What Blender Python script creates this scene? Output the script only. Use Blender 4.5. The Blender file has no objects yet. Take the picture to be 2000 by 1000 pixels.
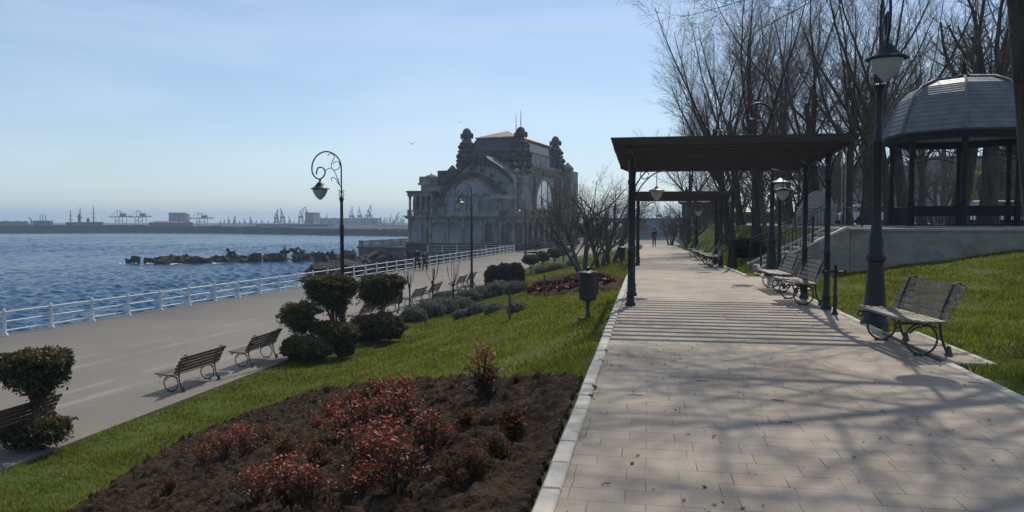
import bpy, math, random
import numpy as np
from mathutils import Vector, noise
R = math.radians
rng = random.Random(7)
nr = np.random.default_rng(11)
scene = bpy.context.scene
# ------------------------------------------------------------------ camera
YAW = math.atan(265/1500); PITCH = math.atan(67/1500)
CAM = np.array([0, 0, 1.62])
f0 = np.array([-math.sin(YAW), math.cos(YAW), 0]); r0 = np.array([math.cos(YAW), math.sin(YAW), 0])
FW = f0*math.cos(PITCH) + np.array([0, 0, -math.sin(PITCH)])
UP = f0*math.sin(PITCH) + np.array([0, 0, math.cos(PITCH)])
cd = bpy.data.cameras.new('camera'); cam = bpy.data.objects.new('camera', cd); scene.collection.objects.link(cam)
cam.location = CAM; cam.rotation_euler = (R(90)-PITCH, 0, YAW)
cd.sensor_width = 36; cd.lens = 27; cd.clip_start = .05; cd.clip_end = 12000
scene.camera = cam
# ------------------------------------------------------------------ light
SUN_EL, SUN_AZ = R(46), R(9.4)          # azimuth clockwise from the walkway direction (+Y)
L = Vector((math.sin(SUN_AZ)*math.cos(SUN_EL), math.cos(SUN_AZ)*math.cos(SUN_EL), math.sin(SUN_EL)))
sl = bpy.data.lights.new('sun', 'SUN'); sl.energy = 4.0; sl.angle = R(.53); sl.color = (1, .92, .80)
so = bpy.data.objects.new('sun', sl); scene.collection.objects.link(so); so.location = (0, 0, 60)
so.rotation_euler = L.to_track_quat('Z', 'Y').to_euler()
world = bpy.data.worlds.new('World'); scene.world = world; world.use_nodes = True
nt = world.node_tree; nt.nodes.clear()
wo = nt.nodes.new('ShaderNodeOutputWorld'); bg = nt.nodes.new('ShaderNodeBackground')
sky = nt.nodes.new('ShaderNodeTexSky'); sky.sky_type = 'NISHITA'; sky.sun_disc = False
sky.sun_elevation = SUN_EL; sky.sun_rotation = SUN_AZ; sky.air_density = 1.0; sky.dust_density = .25; sky.ozone_density = 1.6
bg.inputs[1].default_value = .112
# thin cirrus: a noise veil on the sky dome, by direction
tc = nt.nodes.new('ShaderNodeTexCoord'); mp = nt.nodes.new('ShaderNodeMapping'); mp.inputs['Scale'].default_value = (1.2, 1.2, 7)
mp.inputs['Rotation'].default_value = (0, R(6), 0)
nz = nt.nodes.new('ShaderNodeTexNoise'); nz.inputs['Scale'].default_value = 1.7; nz.inputs['Detail'].default_value = 5; nz.inputs['Roughness'].default_value = .48
nz.inputs['Distortion'].default_value = .35
rp = nt.nodes.new('ShaderNodeMapRange'); rp.inputs[1].default_value = .42; rp.inputs[2].default_value = .78; rp.inputs[3].default_value = .16; rp.inputs[4].default_value = .6
mx = nt.nodes.new('ShaderNodeMix'); mx.data_type = 'RGBA'; mx.inputs[7].default_value = (8.3, 9.0, 9.9, 1)
nt.links.new(tc.outputs['Generated'], mp.inputs[0]); nt.links.new(mp.outputs[0], nz.inputs[0]); nt.links.new(nz.outputs[0], rp.inputs[0])
nt.links.new(rp.outputs[0], mx.inputs[0]); nt.links.new(sky.outputs[0], mx.inputs[6]); tint = nt.nodes.new('ShaderNodeMix'); tint.data_type = 'RGBA'; tint.blend_type = 'MULTIPLY'; tint.inputs[0].default_value = 1; tint.inputs[7].default_value = (.90, .965, 1.03, 1)
nt.links.new(mx.outputs[2], tint.inputs[6]); nt.links.new(tint.outputs[2], bg.inputs[0]); nt.links.new(bg.outputs[0], wo.inputs[0])
vs = scene.view_settings; vs.view_transform = 'Standard'; vs.look = 'None'; vs.gamma = 1; vs.use_curve_mapping = False
vs.exposure = -.1
scene.cycles.volume_bounces = 0; scene.cycles.max_bounces = 6; scene.cycles.transparent_max_bounces = 12

# ------------------------------------------------------------------ terrain function (x across, y along the walkway)
def zp(y): return -.015*np.clip(np.asarray(y, float)-22, 0, 75)
def sm(a, b, t):
    t = np.clip((t-a)/(b-a), 0, 1); return t*t*(3-2*t)
ZPROM = -2.4
def zt(x, y):
    x = np.asarray(x, float); y = np.asarray(y, float)
    base = zp(y)
    t = np.clip((-.62-x)/7.7, 0, 1); sh = .75*t+.25*t*t*(3-2*t)
    left = base + (ZPROM-.03-base)*sh - .015
    pw = np.where(y < 24, 3.45, 3.0)
    right = base-.02+np.clip(x-5.6, 0, 8)*.15*sm(13, 24, y) + sm(28, 48, y)*sm(3.2, 7.5, x)*(1.5-base)*(x > pw)*(1-np.clip((x-5.6)/6, 0, .6)*0)
    z = np.where(x < -.62, left, np.where(x < pw, base-.06, right))
    pl = (x > 6.1) & (y > 25.45)
    z = np.where(pl, 1.37, z)
    z = np.where(x < 9, z + (ZPROM-.05-z)*sm(88, 102, y), z)
    return z
def tn(x, y):
    x = np.asarray(x, float); y = np.asarray(y, float)
    nn = np.array([noise.noise(Vector((float(a)*.8, float(b)*.8, 0))) for a, b in zip(x.ravel(), y.ravel())]).reshape(x.shape)
    return nn*.03*((x < -.7) | ((x > 3.6) & ~((x > 6) & (y > 25.4))))
def ray(px, py): return FW*1500 + r0*(px-1000) + UP*(500-py)
def on(px, py, z):
    d = ray(px, py); return CAM + d*((z-CAM[2])/d[2])
def at(px, py, D): return CAM + ray(px, py)*(D/1500)
def hit(px, py):
    d = ray(px, py); d = d/np.linalg.norm(d)
    ts = np.concatenate([np.arange(2, 40, .02), np.arange(40, 150, .1)])
    P = CAM + ts[:, None]*d; z = zt(P[:, 0], P[:, 1])
    k = np.argmax(P[:, 2] <= z); return P[k]
def depth(p): return float(np.dot(np.array(p)-CAM, FW))

# ------------------------------------------------------------------ materials
M = {}
def mat(name, c1, c2=None, scale=6, rough=.8, bump=.15, metal=0, detail=5, stretch=(1, 1, 1), bscale=None, spec=.5, attr=False, ramp=None, lo=.35, hi=.65, trans=0, world_co=False):
    m = bpy.data.materials.new(name); m.use_nodes = True; n = m.node_tree; b = n.nodes['Principled BSDF']
    b.inputs['Roughness'].default_value = rough; b.inputs['Metallic'].default_value = metal; b.inputs['Specular IOR Level'].default_value = spec if rough < .8 else min(spec, .12)
    if c2 is None: c2 = tuple(k*.72 for k in c1)
    t = n.nodes.new('ShaderNodeTexCoord'); mpp = n.nodes.new('ShaderNodeMapping'); mpp.inputs['Scale'].default_value = stretch
    n.links.new(t.outputs['Object'], mpp.inputs[0])
    if world_co:
        g = n.nodes.new('ShaderNodeNewGeometry'); n.links.new(g.outputs['Position'], mpp.inputs[0])
    no = n.nodes.new('ShaderNodeTexNoise'); no.inputs['Scale'].default_value = scale; no.inputs['Detail'].default_value = detail; no.inputs['Roughness'].default_value = .6
    n.links.new(mpp.outputs[0], no.inputs[0])
    cr = n.nodes.new('ShaderNodeValToRGB'); e = cr.color_ramp.elements
    e[0].position = lo; e[1].position = hi; e[0].color = (*c1, 1); e[1].color = (*c2, 1)
    if attr:
        a = n.nodes.new('ShaderNodeAttribute'); a.attribute_name = 'rnd'
        n.links.new(a.outputs['Fac'], cr.inputs[0])
        if ramp:
            while len(e) < len(ramp): e.new(.5)
            for k, (pos, c) in enumerate(ramp): e[k].position = pos; e[k].color = (*c, 1)
    else: n.links.new(no.outputs[0], cr.inputs[0])
    n.links.new(cr.outputs[0], b.inputs['Base Color'])
    if bump:
        nb = n.nodes.new('ShaderNodeTexNoise'); nb.inputs['Scale'].default_value = bscale or scale*4; nb.inputs['Detail'].default_value = 6
        n.links.new(mpp.outputs[0], nb.inputs[0])
        bb = n.nodes.new('ShaderNodeBump'); bb.inputs['Strength'].default_value = bump; bb.inputs['Distance'].default_value = .03
        n.links.new(nb.outputs[0], bb.inputs['Height']); n.links.new(bb.outputs[0], b.inputs['Normal'])
    if trans:
        ts = n.nodes.new('ShaderNodeBsdfTranslucent'); ms = n.nodes.new('ShaderNodeMixShader'); ms.inputs[0].default_value = trans
        n.links.new(cr.outputs[0], ts.inputs[0]); n.links.new(b.outputs[0], ms.inputs[1]); n.links.new(ts.outputs[0], ms.inputs[2])
        n.links.new(ms.outputs[0], n.nodes['Material Output'].inputs[0])
    M[name] = m; m['bs'] = 1
    return m
def nd(m, t): return m.node_tree.nodes.new(t)
mat('iron', (.010, .012, .015), (.018, .019, .022), 9, .5, .12, .3)
mat('iron_brown', (.022, .017, .015), (.04, .03, .025), 9, .55, .12, .2)
mat('iron_worn', (.02, .026, .03), (.04, .045, .05), 14, .55, .25)
mat('bench_wood', (.12, .088, .07), (.22, .185, .155), 3, .6, .35, stretch=(8, 1, 8), bscale=12)
mat('bench_wood_red', (.085, .05, .038), (.13, .085, .065), 3, .6, .35, stretch=(8, 1, 8), bscale=12)
mat('pergola_wood', (.03, .017, .012), (.052, .029, .021), 3, .65, .3, stretch=(1, 8, 8), bscale=10)
mat('white_paint', (.66, .68, .70), (.5, .5, .48), 5, .5, .12, lo=.45, hi=.8)
mat('kerb_white', (.56, .51, .44), (.42, .38, .32), 5, .8, .25, world_co=True)
mat('concrete', (.33, .32, .30), (.22, .215, .2), 2.2, .85, .3, world_co=True)
mat('wall_render', (.30, .28, .245), (.19, .178, .155), 2.2, .9, .9, bscale=9, detail=9, lo=.36, hi=.68, world_co=True)
mat('seawall', (.16, .15, .135), (.07, .068, .062), .6, .9, .6, bscale=3, world_co=True)
mat('rock', (.022, .02, .018), (.06, .052, .045), 2, .85, .7, bscale=5)
mat('soil', (.018, .012, .0075), (.068, .044, .027), 5, .95, .9, bscale=45)
mat('bark', (.036, .029, .023), (.08, .066, .053), 5, .9, .8, stretch=(1, 1, .25), bscale=16)
mat('bark_grey', (.075, .066, .056), (.135, .118, .1), 5, .9, .8, stretch=(1, 1, .3), bscale=14)
mat('twig', (.085, .066, .05), (.13, .10, .078), 8, .85, 0)
mat('casino_wall', (.32, .31, .295), (.14, .137, .132), .5, .9, .45, detail=9, bscale=2.5, lo=.38, hi=.66)
mat('casino_trim', (.34, .30, .25), (.11, .10, .09), .9, .9, .5, detail=9, bscale=3)
mat('casino_panel', (.29, .30, .32), (.15, .155, .17), .45, .8, .3, detail=8, lo=.4, hi=.7)
mat('stone_dark', (.13, .11, .09), (.05, .043, .037), .9, .9, .7, detail=8, bscale=3)
mat('slate', (.045, .047, .052), (.08, .08, .085), 1.2, .75, .3, stretch=(1, 1, 4))
mat('roof_rust', (.26, .14, .08), (.18, .10, .06), 1, .6, .2)
mat('roof_pale', (.40, .36, .30), (.30, .27, .22), 1.2, .6, .2, stretch=(1, 1, 1))
mat('window_dark', (.02, .022, .026), (.04, .04, .045), 2, .2, 0)
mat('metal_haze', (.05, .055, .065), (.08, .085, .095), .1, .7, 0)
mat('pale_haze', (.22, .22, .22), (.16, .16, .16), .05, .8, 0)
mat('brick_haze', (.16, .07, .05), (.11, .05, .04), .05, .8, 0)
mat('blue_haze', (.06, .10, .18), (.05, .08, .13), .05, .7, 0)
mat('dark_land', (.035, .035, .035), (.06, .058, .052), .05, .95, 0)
mat('shingle', (.14, .15, .17), (.09, .10, .12), 2, .55, .2)
mat('gazebo_dark', (.010, .012, .013), (.018, .019, .019), 6, .8, .1)
mat('skin', (.45, .26, .18), (.4, .22, .15), 9, .6, 0)
mat('hair', (.03, .02, .015), (.05, .03, .02), 30, .7, 0)
mat('cloth_dark', (.015, .017, .022), (.03, .03, .035), 20, .9, .2)
mat('cloth_blue', (.03, .04, .07), (.04, .05, .09), 20, .9, .2)
mat('cloth_red', (.16, .03, .03), (.10, .02, .02), 20, .9, .2)
mat('cloth_brown', (.09, .06, .045), (.06, .04, .03), 20, .9, .2)
mat('car_white', (.75, .76, .78), (.7, .7, .72), 2, .2, 0)
mat('car_silver', (.4, .42, .45), (.36, .38, .4), 2, .25, 0, .5)
mat('rubber', (.02, .02, .02), (.03, .03, .03), 9, .8, 0)
mat('gull', (.55, .56, .58), (.3, .3, .32), 9, .8, 0)
mat('foam', (.75, .8, .82), (.5, .6, .65), 1.5, .6, .3)
mat('glass_lamp', (.55, .57, .6), (.5, .52, .55), 3, .12, 0, trans=.45)
# plants: colour by a per-leaf random value
mat('grass_blade', (0, 0, 0), None, attr=True, rough=.6, bump=0, trans=.55, spec=.08, ramp=[(0, (.06, .08, .014)), (.4, (.145, .17, .022)), (.72, (.225, .235, .034)), (.9, (.27, .22, .07)), (1, (.32, .25, .13))])
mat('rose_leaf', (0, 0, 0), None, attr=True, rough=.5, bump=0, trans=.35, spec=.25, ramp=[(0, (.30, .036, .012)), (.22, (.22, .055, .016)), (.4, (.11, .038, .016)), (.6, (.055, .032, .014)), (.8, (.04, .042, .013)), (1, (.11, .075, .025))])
mat('rose_leaf_brown', (0, 0, 0), None, attr=True, rough=.65, bump=0, trans=.3, spec=.1, ramp=[(0, (.12, .045, .02)), (.5, (.1, .06, .02)), (1, (.06, .07, .02))])
mat('barberry_leaf', (0, 0, 0), None, attr=True, rough=.5, bump=0, trans=.25, ramp=[(0, (.17, .02, .02)), (.6, (.09, .018, .014)), (1, (.14, .05, .02))])
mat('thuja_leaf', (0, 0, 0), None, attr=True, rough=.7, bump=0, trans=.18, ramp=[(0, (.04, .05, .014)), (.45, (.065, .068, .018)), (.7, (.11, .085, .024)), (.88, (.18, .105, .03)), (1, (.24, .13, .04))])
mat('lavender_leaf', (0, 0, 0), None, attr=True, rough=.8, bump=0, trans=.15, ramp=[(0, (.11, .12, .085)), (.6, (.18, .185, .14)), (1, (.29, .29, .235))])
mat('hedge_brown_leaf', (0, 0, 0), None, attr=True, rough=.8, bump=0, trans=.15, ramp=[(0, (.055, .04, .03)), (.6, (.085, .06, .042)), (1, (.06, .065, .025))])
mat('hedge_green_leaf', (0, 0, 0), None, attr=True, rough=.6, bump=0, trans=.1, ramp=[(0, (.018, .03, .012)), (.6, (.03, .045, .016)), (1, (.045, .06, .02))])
mat('spring_leaf', (0, 0, 0), None, attr=True, rough=.6, bump=0, trans=.4, ramp=[(0, (.13, .12, .03)), (.6, (.18, .17, .05)), (1, (.13, .09, .03))])
mat('weed_leaf', (0, 0, 0), None, attr=True, rough=.6, bump=0, trans=.3, ramp=[(0, (.05, .08, .015)), (.6, (.1, .1, .03)), (1, (.14, .08, .04))])
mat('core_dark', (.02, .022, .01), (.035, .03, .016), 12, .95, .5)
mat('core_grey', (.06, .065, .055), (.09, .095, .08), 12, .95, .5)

def paving_mat():
    m = bpy.data.materials.new('paving_blocks'); m.use_nodes = True; n = m.node_tree; b = n.nodes['Principled BSDF']
    g = n.nodes.new('ShaderNodeNewGeometry'); br = n.nodes.new('ShaderNodeTexBrick'); n.links.new(g.outputs['Position'], br.inputs[0])
    br.inputs['Scale'].default_value = 1; br.inputs['Brick Width'].default_value = .33; br.inputs['Row Height'].default_value = .22
    br.inputs['Mortar Size'].default_value = .0038; br.inputs['Mortar Smooth'].default_value = .3; br.inputs['Bias'].default_value = -.1
    br.offset = .37; br.offset_frequency = 2; br.squash = 1.35; br.squash_frequency = 3
    br.inputs['Color1'].default_value = (.325, .27, .212, 1); br.inputs['Color2'].default_value = (.38, .317, .252, 1); br.inputs['Mortar'].default_value = (.09, .078, .062, 1)
    n1 = n.nodes.new('ShaderNodeTexNoise'); n1.inputs['Scale'].default_value = .9; n1.inputs['Detail'].default_value = 7
    n2 = n.nodes.new('ShaderNodeTexNoise'); n2.inputs['Scale'].default_value = 90; n2.inputs['Detail'].default_value = 4
    # joints differ: some are sand filled, some dark and open
    n3 = n.nodes.new('ShaderNodeTexNoise'); n3.inputs['Scale'].default_value = 2.3; n3.inputs['Detail'].default_value = 3
    for k in (n1, n2, n3): n.links.new(g.outputs['Position'], k.inputs[0])
    r3 = n.nodes.new('ShaderNodeMapRange'); r3.inputs[1].default_value = .4; r3.inputs[2].default_value = .62; r3.inputs[3].default_value = .3; r3.inputs[4].default_value = 1
    n.links.new(n3.outputs[0], r3.inputs[0])
    mul = n.nodes.new('ShaderNodeMath'); mul.operation = 'MULTIPLY'; n.links.new(br.outputs['Fac'], mul.inputs[0]); n.links.new(r3.outputs[0], mul.inputs[1])
    r1 = n.nodes.new('ShaderNodeMapRange'); r1.inputs[1].default_value = .3; r1.inputs[2].default_value = .7; r1.inputs[3].default_value = .72; r1.inputs[4].default_value = 1.14; n.links.new(n1.outputs[0], r1.inputs[0])
    r2 = n.nodes.new('ShaderNodeMapRange'); r2.inputs[1].default_value = .25; r2.inputs[2].default_value = .75; r2.inputs[3].default_value = .72; r2.inputs[4].default_value = 1.25; n.links.new(n2.outputs[0], r2.inputs[0])
    mm = n.nodes.new('ShaderNodeMath'); mm.operation = 'MULTIPLY'; n.links.new(r1.outputs[0], mm.inputs[0]); n.links.new(r2.outputs[0], mm.inputs[1])
    # solid brick colour without mortar, then mortar mixed in by the varied factor
    br2 = n.nodes.new('ShaderNodeTexBrick'); n.links.new(g.outputs['Position'], br2.inputs[0])
    for k in ('Scale', 'Brick Width', 'Row Height', 'Bias'): br2.inputs[k].default_value = br.inputs[k].default_value
    br2.inputs['Mortar Size'].default_value = 0
    br2.offset = br.offset; br2.offset_frequency = 2; br2.squash = 1.35; br2.squash_frequency = 3
    for k in ('Color1', 'Color2'): br2.inputs[k].default_value = br.inputs[k].default_value
    vm = n.nodes.new('ShaderNodeVectorMath'); vm.operation = 'SCALE'; n.links.new(br2.outputs[0], vm.inputs[0]); n.links.new(mm.outputs[0], vm.inputs['Scale'])
    mx = n.nodes.new('ShaderNodeMix'); mx.data_type = 'RGBA'; n.links.new(mul.outputs[0], mx.inputs[0]); n.links.new(vm.outputs[0], mx.inputs[6]); mx.inputs[7].default_value = (.08, .07, .055, 1)
    n.links.new(mx.outputs[2], b.inputs['Base Color']); b.inputs['Roughness'].default_value = .75; b.inputs['Specular IOR Level'].default_value = .2
    hs = n.nodes.new('ShaderNodeMath'); hs.operation = 'MULTIPLY_ADD'; n.links.new(mul.outputs[0], hs.inputs[0]); hs.inputs[1].default_value = -1.2
    n.links.new(n2.outputs[0], hs.inputs[2])
    bp = n.nodes.new('ShaderNodeBump'); bp.inputs['Strength'].default_value = .45; bp.inputs['Distance'].default_value = .006
    n.links.new(hs.outputs[0], bp.inputs['Height']); n.links.new(bp.outputs[0], b.inputs['Normal']); M['paving'] = m
paving_mat()
def ground_mat(name, cols, s1, s2, rough, bump, bsc):
    m = bpy.data.materials.new(name); m.use_nodes = True; n = m.node_tree; b = n.nodes['Principled BSDF']; b.inputs['Roughness'].default_value = rough; b.inputs['Specular IOR Level'].default_value = .12
    g = n.nodes.new('ShaderNodeNewGeometry')
    a = n.nodes.new('ShaderNodeTexNoise'); a.inputs['Scale'].default_value = s1; a.inputs['Detail'].default_value = 8; n.links.new(g.outputs['Position'], a.inputs[0])
    c = n.nodes.new('ShaderNodeTexNoise'); c.inputs['Scale'].default_value = s2; c.inputs['Detail'].default_value = 6; n.links.new(g.outputs['Position'], c.inputs[0])
    ad = n.nodes.new('ShaderNodeMath'); ad.operation = 'MULTIPLY_ADD'; n.links.new(c.outputs[0], ad.inputs[0]); ad.inputs[1].default_value = .45
    sb = n.nodes.new('ShaderNodeMath'); sb.operation = 'MULTIPLY'; n.links.new(a.outputs[0], sb.inputs[0]); sb.inputs[1].default_value = .55; n.links.new(sb.outputs[0], ad.inputs[2])
    cr = n.nodes.new('ShaderNodeValToRGB'); e = cr.color_ramp.elements
    while len(e) < len(cols): e.new(.5)
    for k, (p, q) in enumerate(cols): e[k].position = p; e[k].color = (*q, 1)
    n.links.new(ad.outputs[0], cr.inputs[0]); n.links.new(cr.outputs[0], b.inputs['Base Color'])
    bp = n.nodes.new('ShaderNodeBump'); bp.inputs['Strength'].default_value = bump; bp.inputs['Distance'].default_value = .02
    nb = n.nodes.new('ShaderNodeTexNoise'); nb.inputs['Scale'].default_value = bsc; nb.inputs['Detail'].default_value = 6; n.links.new(g.outputs['Position'], nb.inputs[0])
    n.links.new(nb.outputs[0], bp.inputs['Height']); n.links.new(bp.outputs[0], b.inputs['Normal'])
    M[name] = m; return m
ground_mat('turf', [(.3, (.03, .03, .014)), (.45, (.05, .075, .014)), (.6, (.065, .095, .018)), (.75, (.09, .09, .035))], .5, 6, .95, .8, 40)
ground_mat('plaza_ground', [(.35, (.2, .19, .17)), (.65, (.28, .265, .24))], .3, 5, .85, .3, 30)
pm = ground_mat('promenade_surface', [(.3, (.165, .146, .122)), (.5, (.21, .188, .16)), (.7, (.25, .226, .193))], .25, 14, .85, .3, 60)
# pale worn bands in the promenade surface, running lengthwise
n = pm.node_tree; b = n.nodes['Principled BSDF']; src = b.inputs['Base Color'].links[0].from_socket
g = n.nodes.new('ShaderNodeNewGeometry'); mpn = n.nodes.new('ShaderNodeMapping'); mpn.inputs['Rotation'].default_value = (0, 0, R(4)); n.links.new(g.outputs['Position'], mpn.inputs[0])
sx = n.nodes.new('ShaderNodeSeparateXYZ'); n.links.new(mpn.outputs[0], sx.inputs[0])
bands = None
for c, w in ((-13.6, .16), (-14.5, .13), (-16.8, .16), (-17.9, .13)):
    s_ = n.nodes.new('ShaderNodeMath'); s_.operation = 'SUBTRACT'; n.links.new(sx.outputs[0], s_.inputs[0]); s_.inputs[1].default_value = c
    ab = n.nodes.new('ShaderNodeMath'); ab.operation = 'ABSOLUTE'; n.links.new(s_.outputs[0], ab.inputs[0])
    mr = n.nodes.new('ShaderNodeMapRange'); mr.inputs[1].default_value = w*.6; mr.inputs[2].default_value = w*1.3; mr.inputs[3].default_value = 1; mr.inputs[4].default_value = 0; n.links.new(ab.outputs[0], mr.inputs[0])
    if bands is None: bands = mr.outputs[0]
    else:
        mxm = n.nodes.new('ShaderNodeMath'); mxm.operation = 'MAXIMUM'; n.links.new(bands, mxm.inputs[0]); n.links.new(mr.outputs[0], mxm.inputs[1]); bands = mxm.outputs[0]
wn = n.nodes.new('ShaderNodeTexNoise'); wn.inputs['Scale'].default_value = .7; n.links.new(g.outputs['Position'], wn.inputs[0])
wr = n.nodes.new('ShaderNodeMapRange'); wr.inputs[1].default_value = .35; wr.inputs[2].default_value = .6; wr.inputs[4].default_value = .7; n.links.new(wn.outputs[0], wr.inputs[0])
bm_ = n.nodes.new('ShaderNodeMath'); bm_.operation = 'MULTIPLY'; n.links.new(bands, bm_.inputs[0]); n.links.new(wr.outputs[0], bm_.inputs[1])
mxx = n.nodes.new('ShaderNodeMix'); mxx.data_type = 'RGBA'; n.links.new(bm_.outputs[0], mxx.inputs[0]); n.links.new(src, mxx.inputs[6]); mxx.inputs[7].default_value = (.285, .26, .225, 1)
n.links.new(mxx.outputs[2], b.inputs['Base Color'])
def sea_mat():
    m = bpy.data.materials.new('sea_water'); m.use_nodes = True; n = m.node_tree; b = n.nodes['Principled BSDF']
    b.inputs['Roughness'].default_value = .15; b.inputs['IOR'].default_value = 1.333; b.inputs['Specular IOR Level'].default_value = .12
    g = n.nodes.new('ShaderNodeNewGeometry'); mp = n.nodes.new('ShaderNodeMapping'); mp.inputs['Rotation'].default_value = (0, 0, R(-14)); mp.inputs['Scale'].default_value = (.7, 1.5, 1)
    n.links.new(g.outputs['Position'], mp.inputs[0])
    hs = None
    for sc, am, de in ((.09, 1.3, 2), (.35, 1.2, 3), (1.3, .42, 4)):
        t = n.nodes.new('ShaderNodeTexNoise'); t.inputs['Scale'].default_value = sc; t.inputs['Detail'].default_value = de; t.inputs['Roughness'].default_value = .55; t.inputs['Distortion'].default_value = .6
        n.links.new(mp.outputs[0], t.inputs[0])
        q = n.nodes.new('ShaderNodeMath'); q.operation = 'MULTIPLY_ADD'; n.links.new(t.outputs[0], q.inputs[0]); q.inputs[1].default_value = am
        if hs: n.links.new(hs, q.inputs[2])
        else: q.inputs[2].default_value = 0
        hs = q.outputs[0]
    bp = n.nodes.new('ShaderNodeBump'); bp.inputs['Strength'].default_value = 1; bp.inputs['Distance'].default_value = 2.6
    n.links.new(hs, bp.inputs['Height']); n.links.new(bp.outputs[0], b.inputs['Normal'])
    v = n.nodes.new('ShaderNodeTexNoise'); v.inputs['Scale'].default_value = .02; v.inputs['Detail'].default_value = 5; n.links.new(mp.outputs[0], v.inputs[0])
    cr = n.nodes.new('ShaderNodeValToRGB'); cr.color_ramp.elements[0].position = .35; cr.color_ramp.elements[1].position = .65
    cr.color_ramp.elements[0].color = (.005, .042, .10, 1); cr.color_ramp.elements[1].color = (.008, .062, .135, 1)
    n.links.new(v.outputs[0], cr.inputs[0]); n.links.new(cr.outputs[0], b.inputs['Base Color']); M['sea'] = m
sea_mat()

# ------------------------------------------------------------------ mesh helpers
col = scene.collection
def link(o, parent=None):
    col.objects.link(o)
    if parent is not None: o.parent = parent
    return o
def npmesh(name, V, F, m, parent=None, smooth=False, rnd=None):
    """V (n,3); F (k,3|4) int array or list of arrays"""
    V = np.ascontiguousarray(V, dtype=np.float32); me = bpy.data.meshes.new(name)
    if isinstance(F, np.ndarray):
        k, c = F.shape; tot = np.full(k, c, np.int32); idx = F.ravel().astype(np.int32)
    else:
        tot = np.array([len(f) for f in F], np.int32); idx = np.array([i for f in F for i in f], np.int32)
    me.vertices.add(len(V)); me.vertices.foreach_set('co', V.ravel())
    me.loops.add(len(idx)); me.loops.foreach_set('vertex_index', idx)
    st = np.zeros(len(tot), np.int32); st[1:] = np.cumsum(tot)[:-1]
    me.polygons.add(len(tot)); me.polygons.foreach_set('loop_start', st)
    if smooth: me.polygons.foreach_set('use_smooth', np.ones(len(tot), bool))
    if rnd is not None:
        a = me.attributes.new('rnd', 'FLOAT', 'POINT'); a.data.foreach_set('value', np.ascontiguousarray(rnd, dtype=np.float32))
    me.update(calc_edges=True); me.validate()
    me.materials.append(M[m] if isinstance(m, str) else m)
    o = bpy.data.objects.new(name, me); return link(o, parent)
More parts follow.
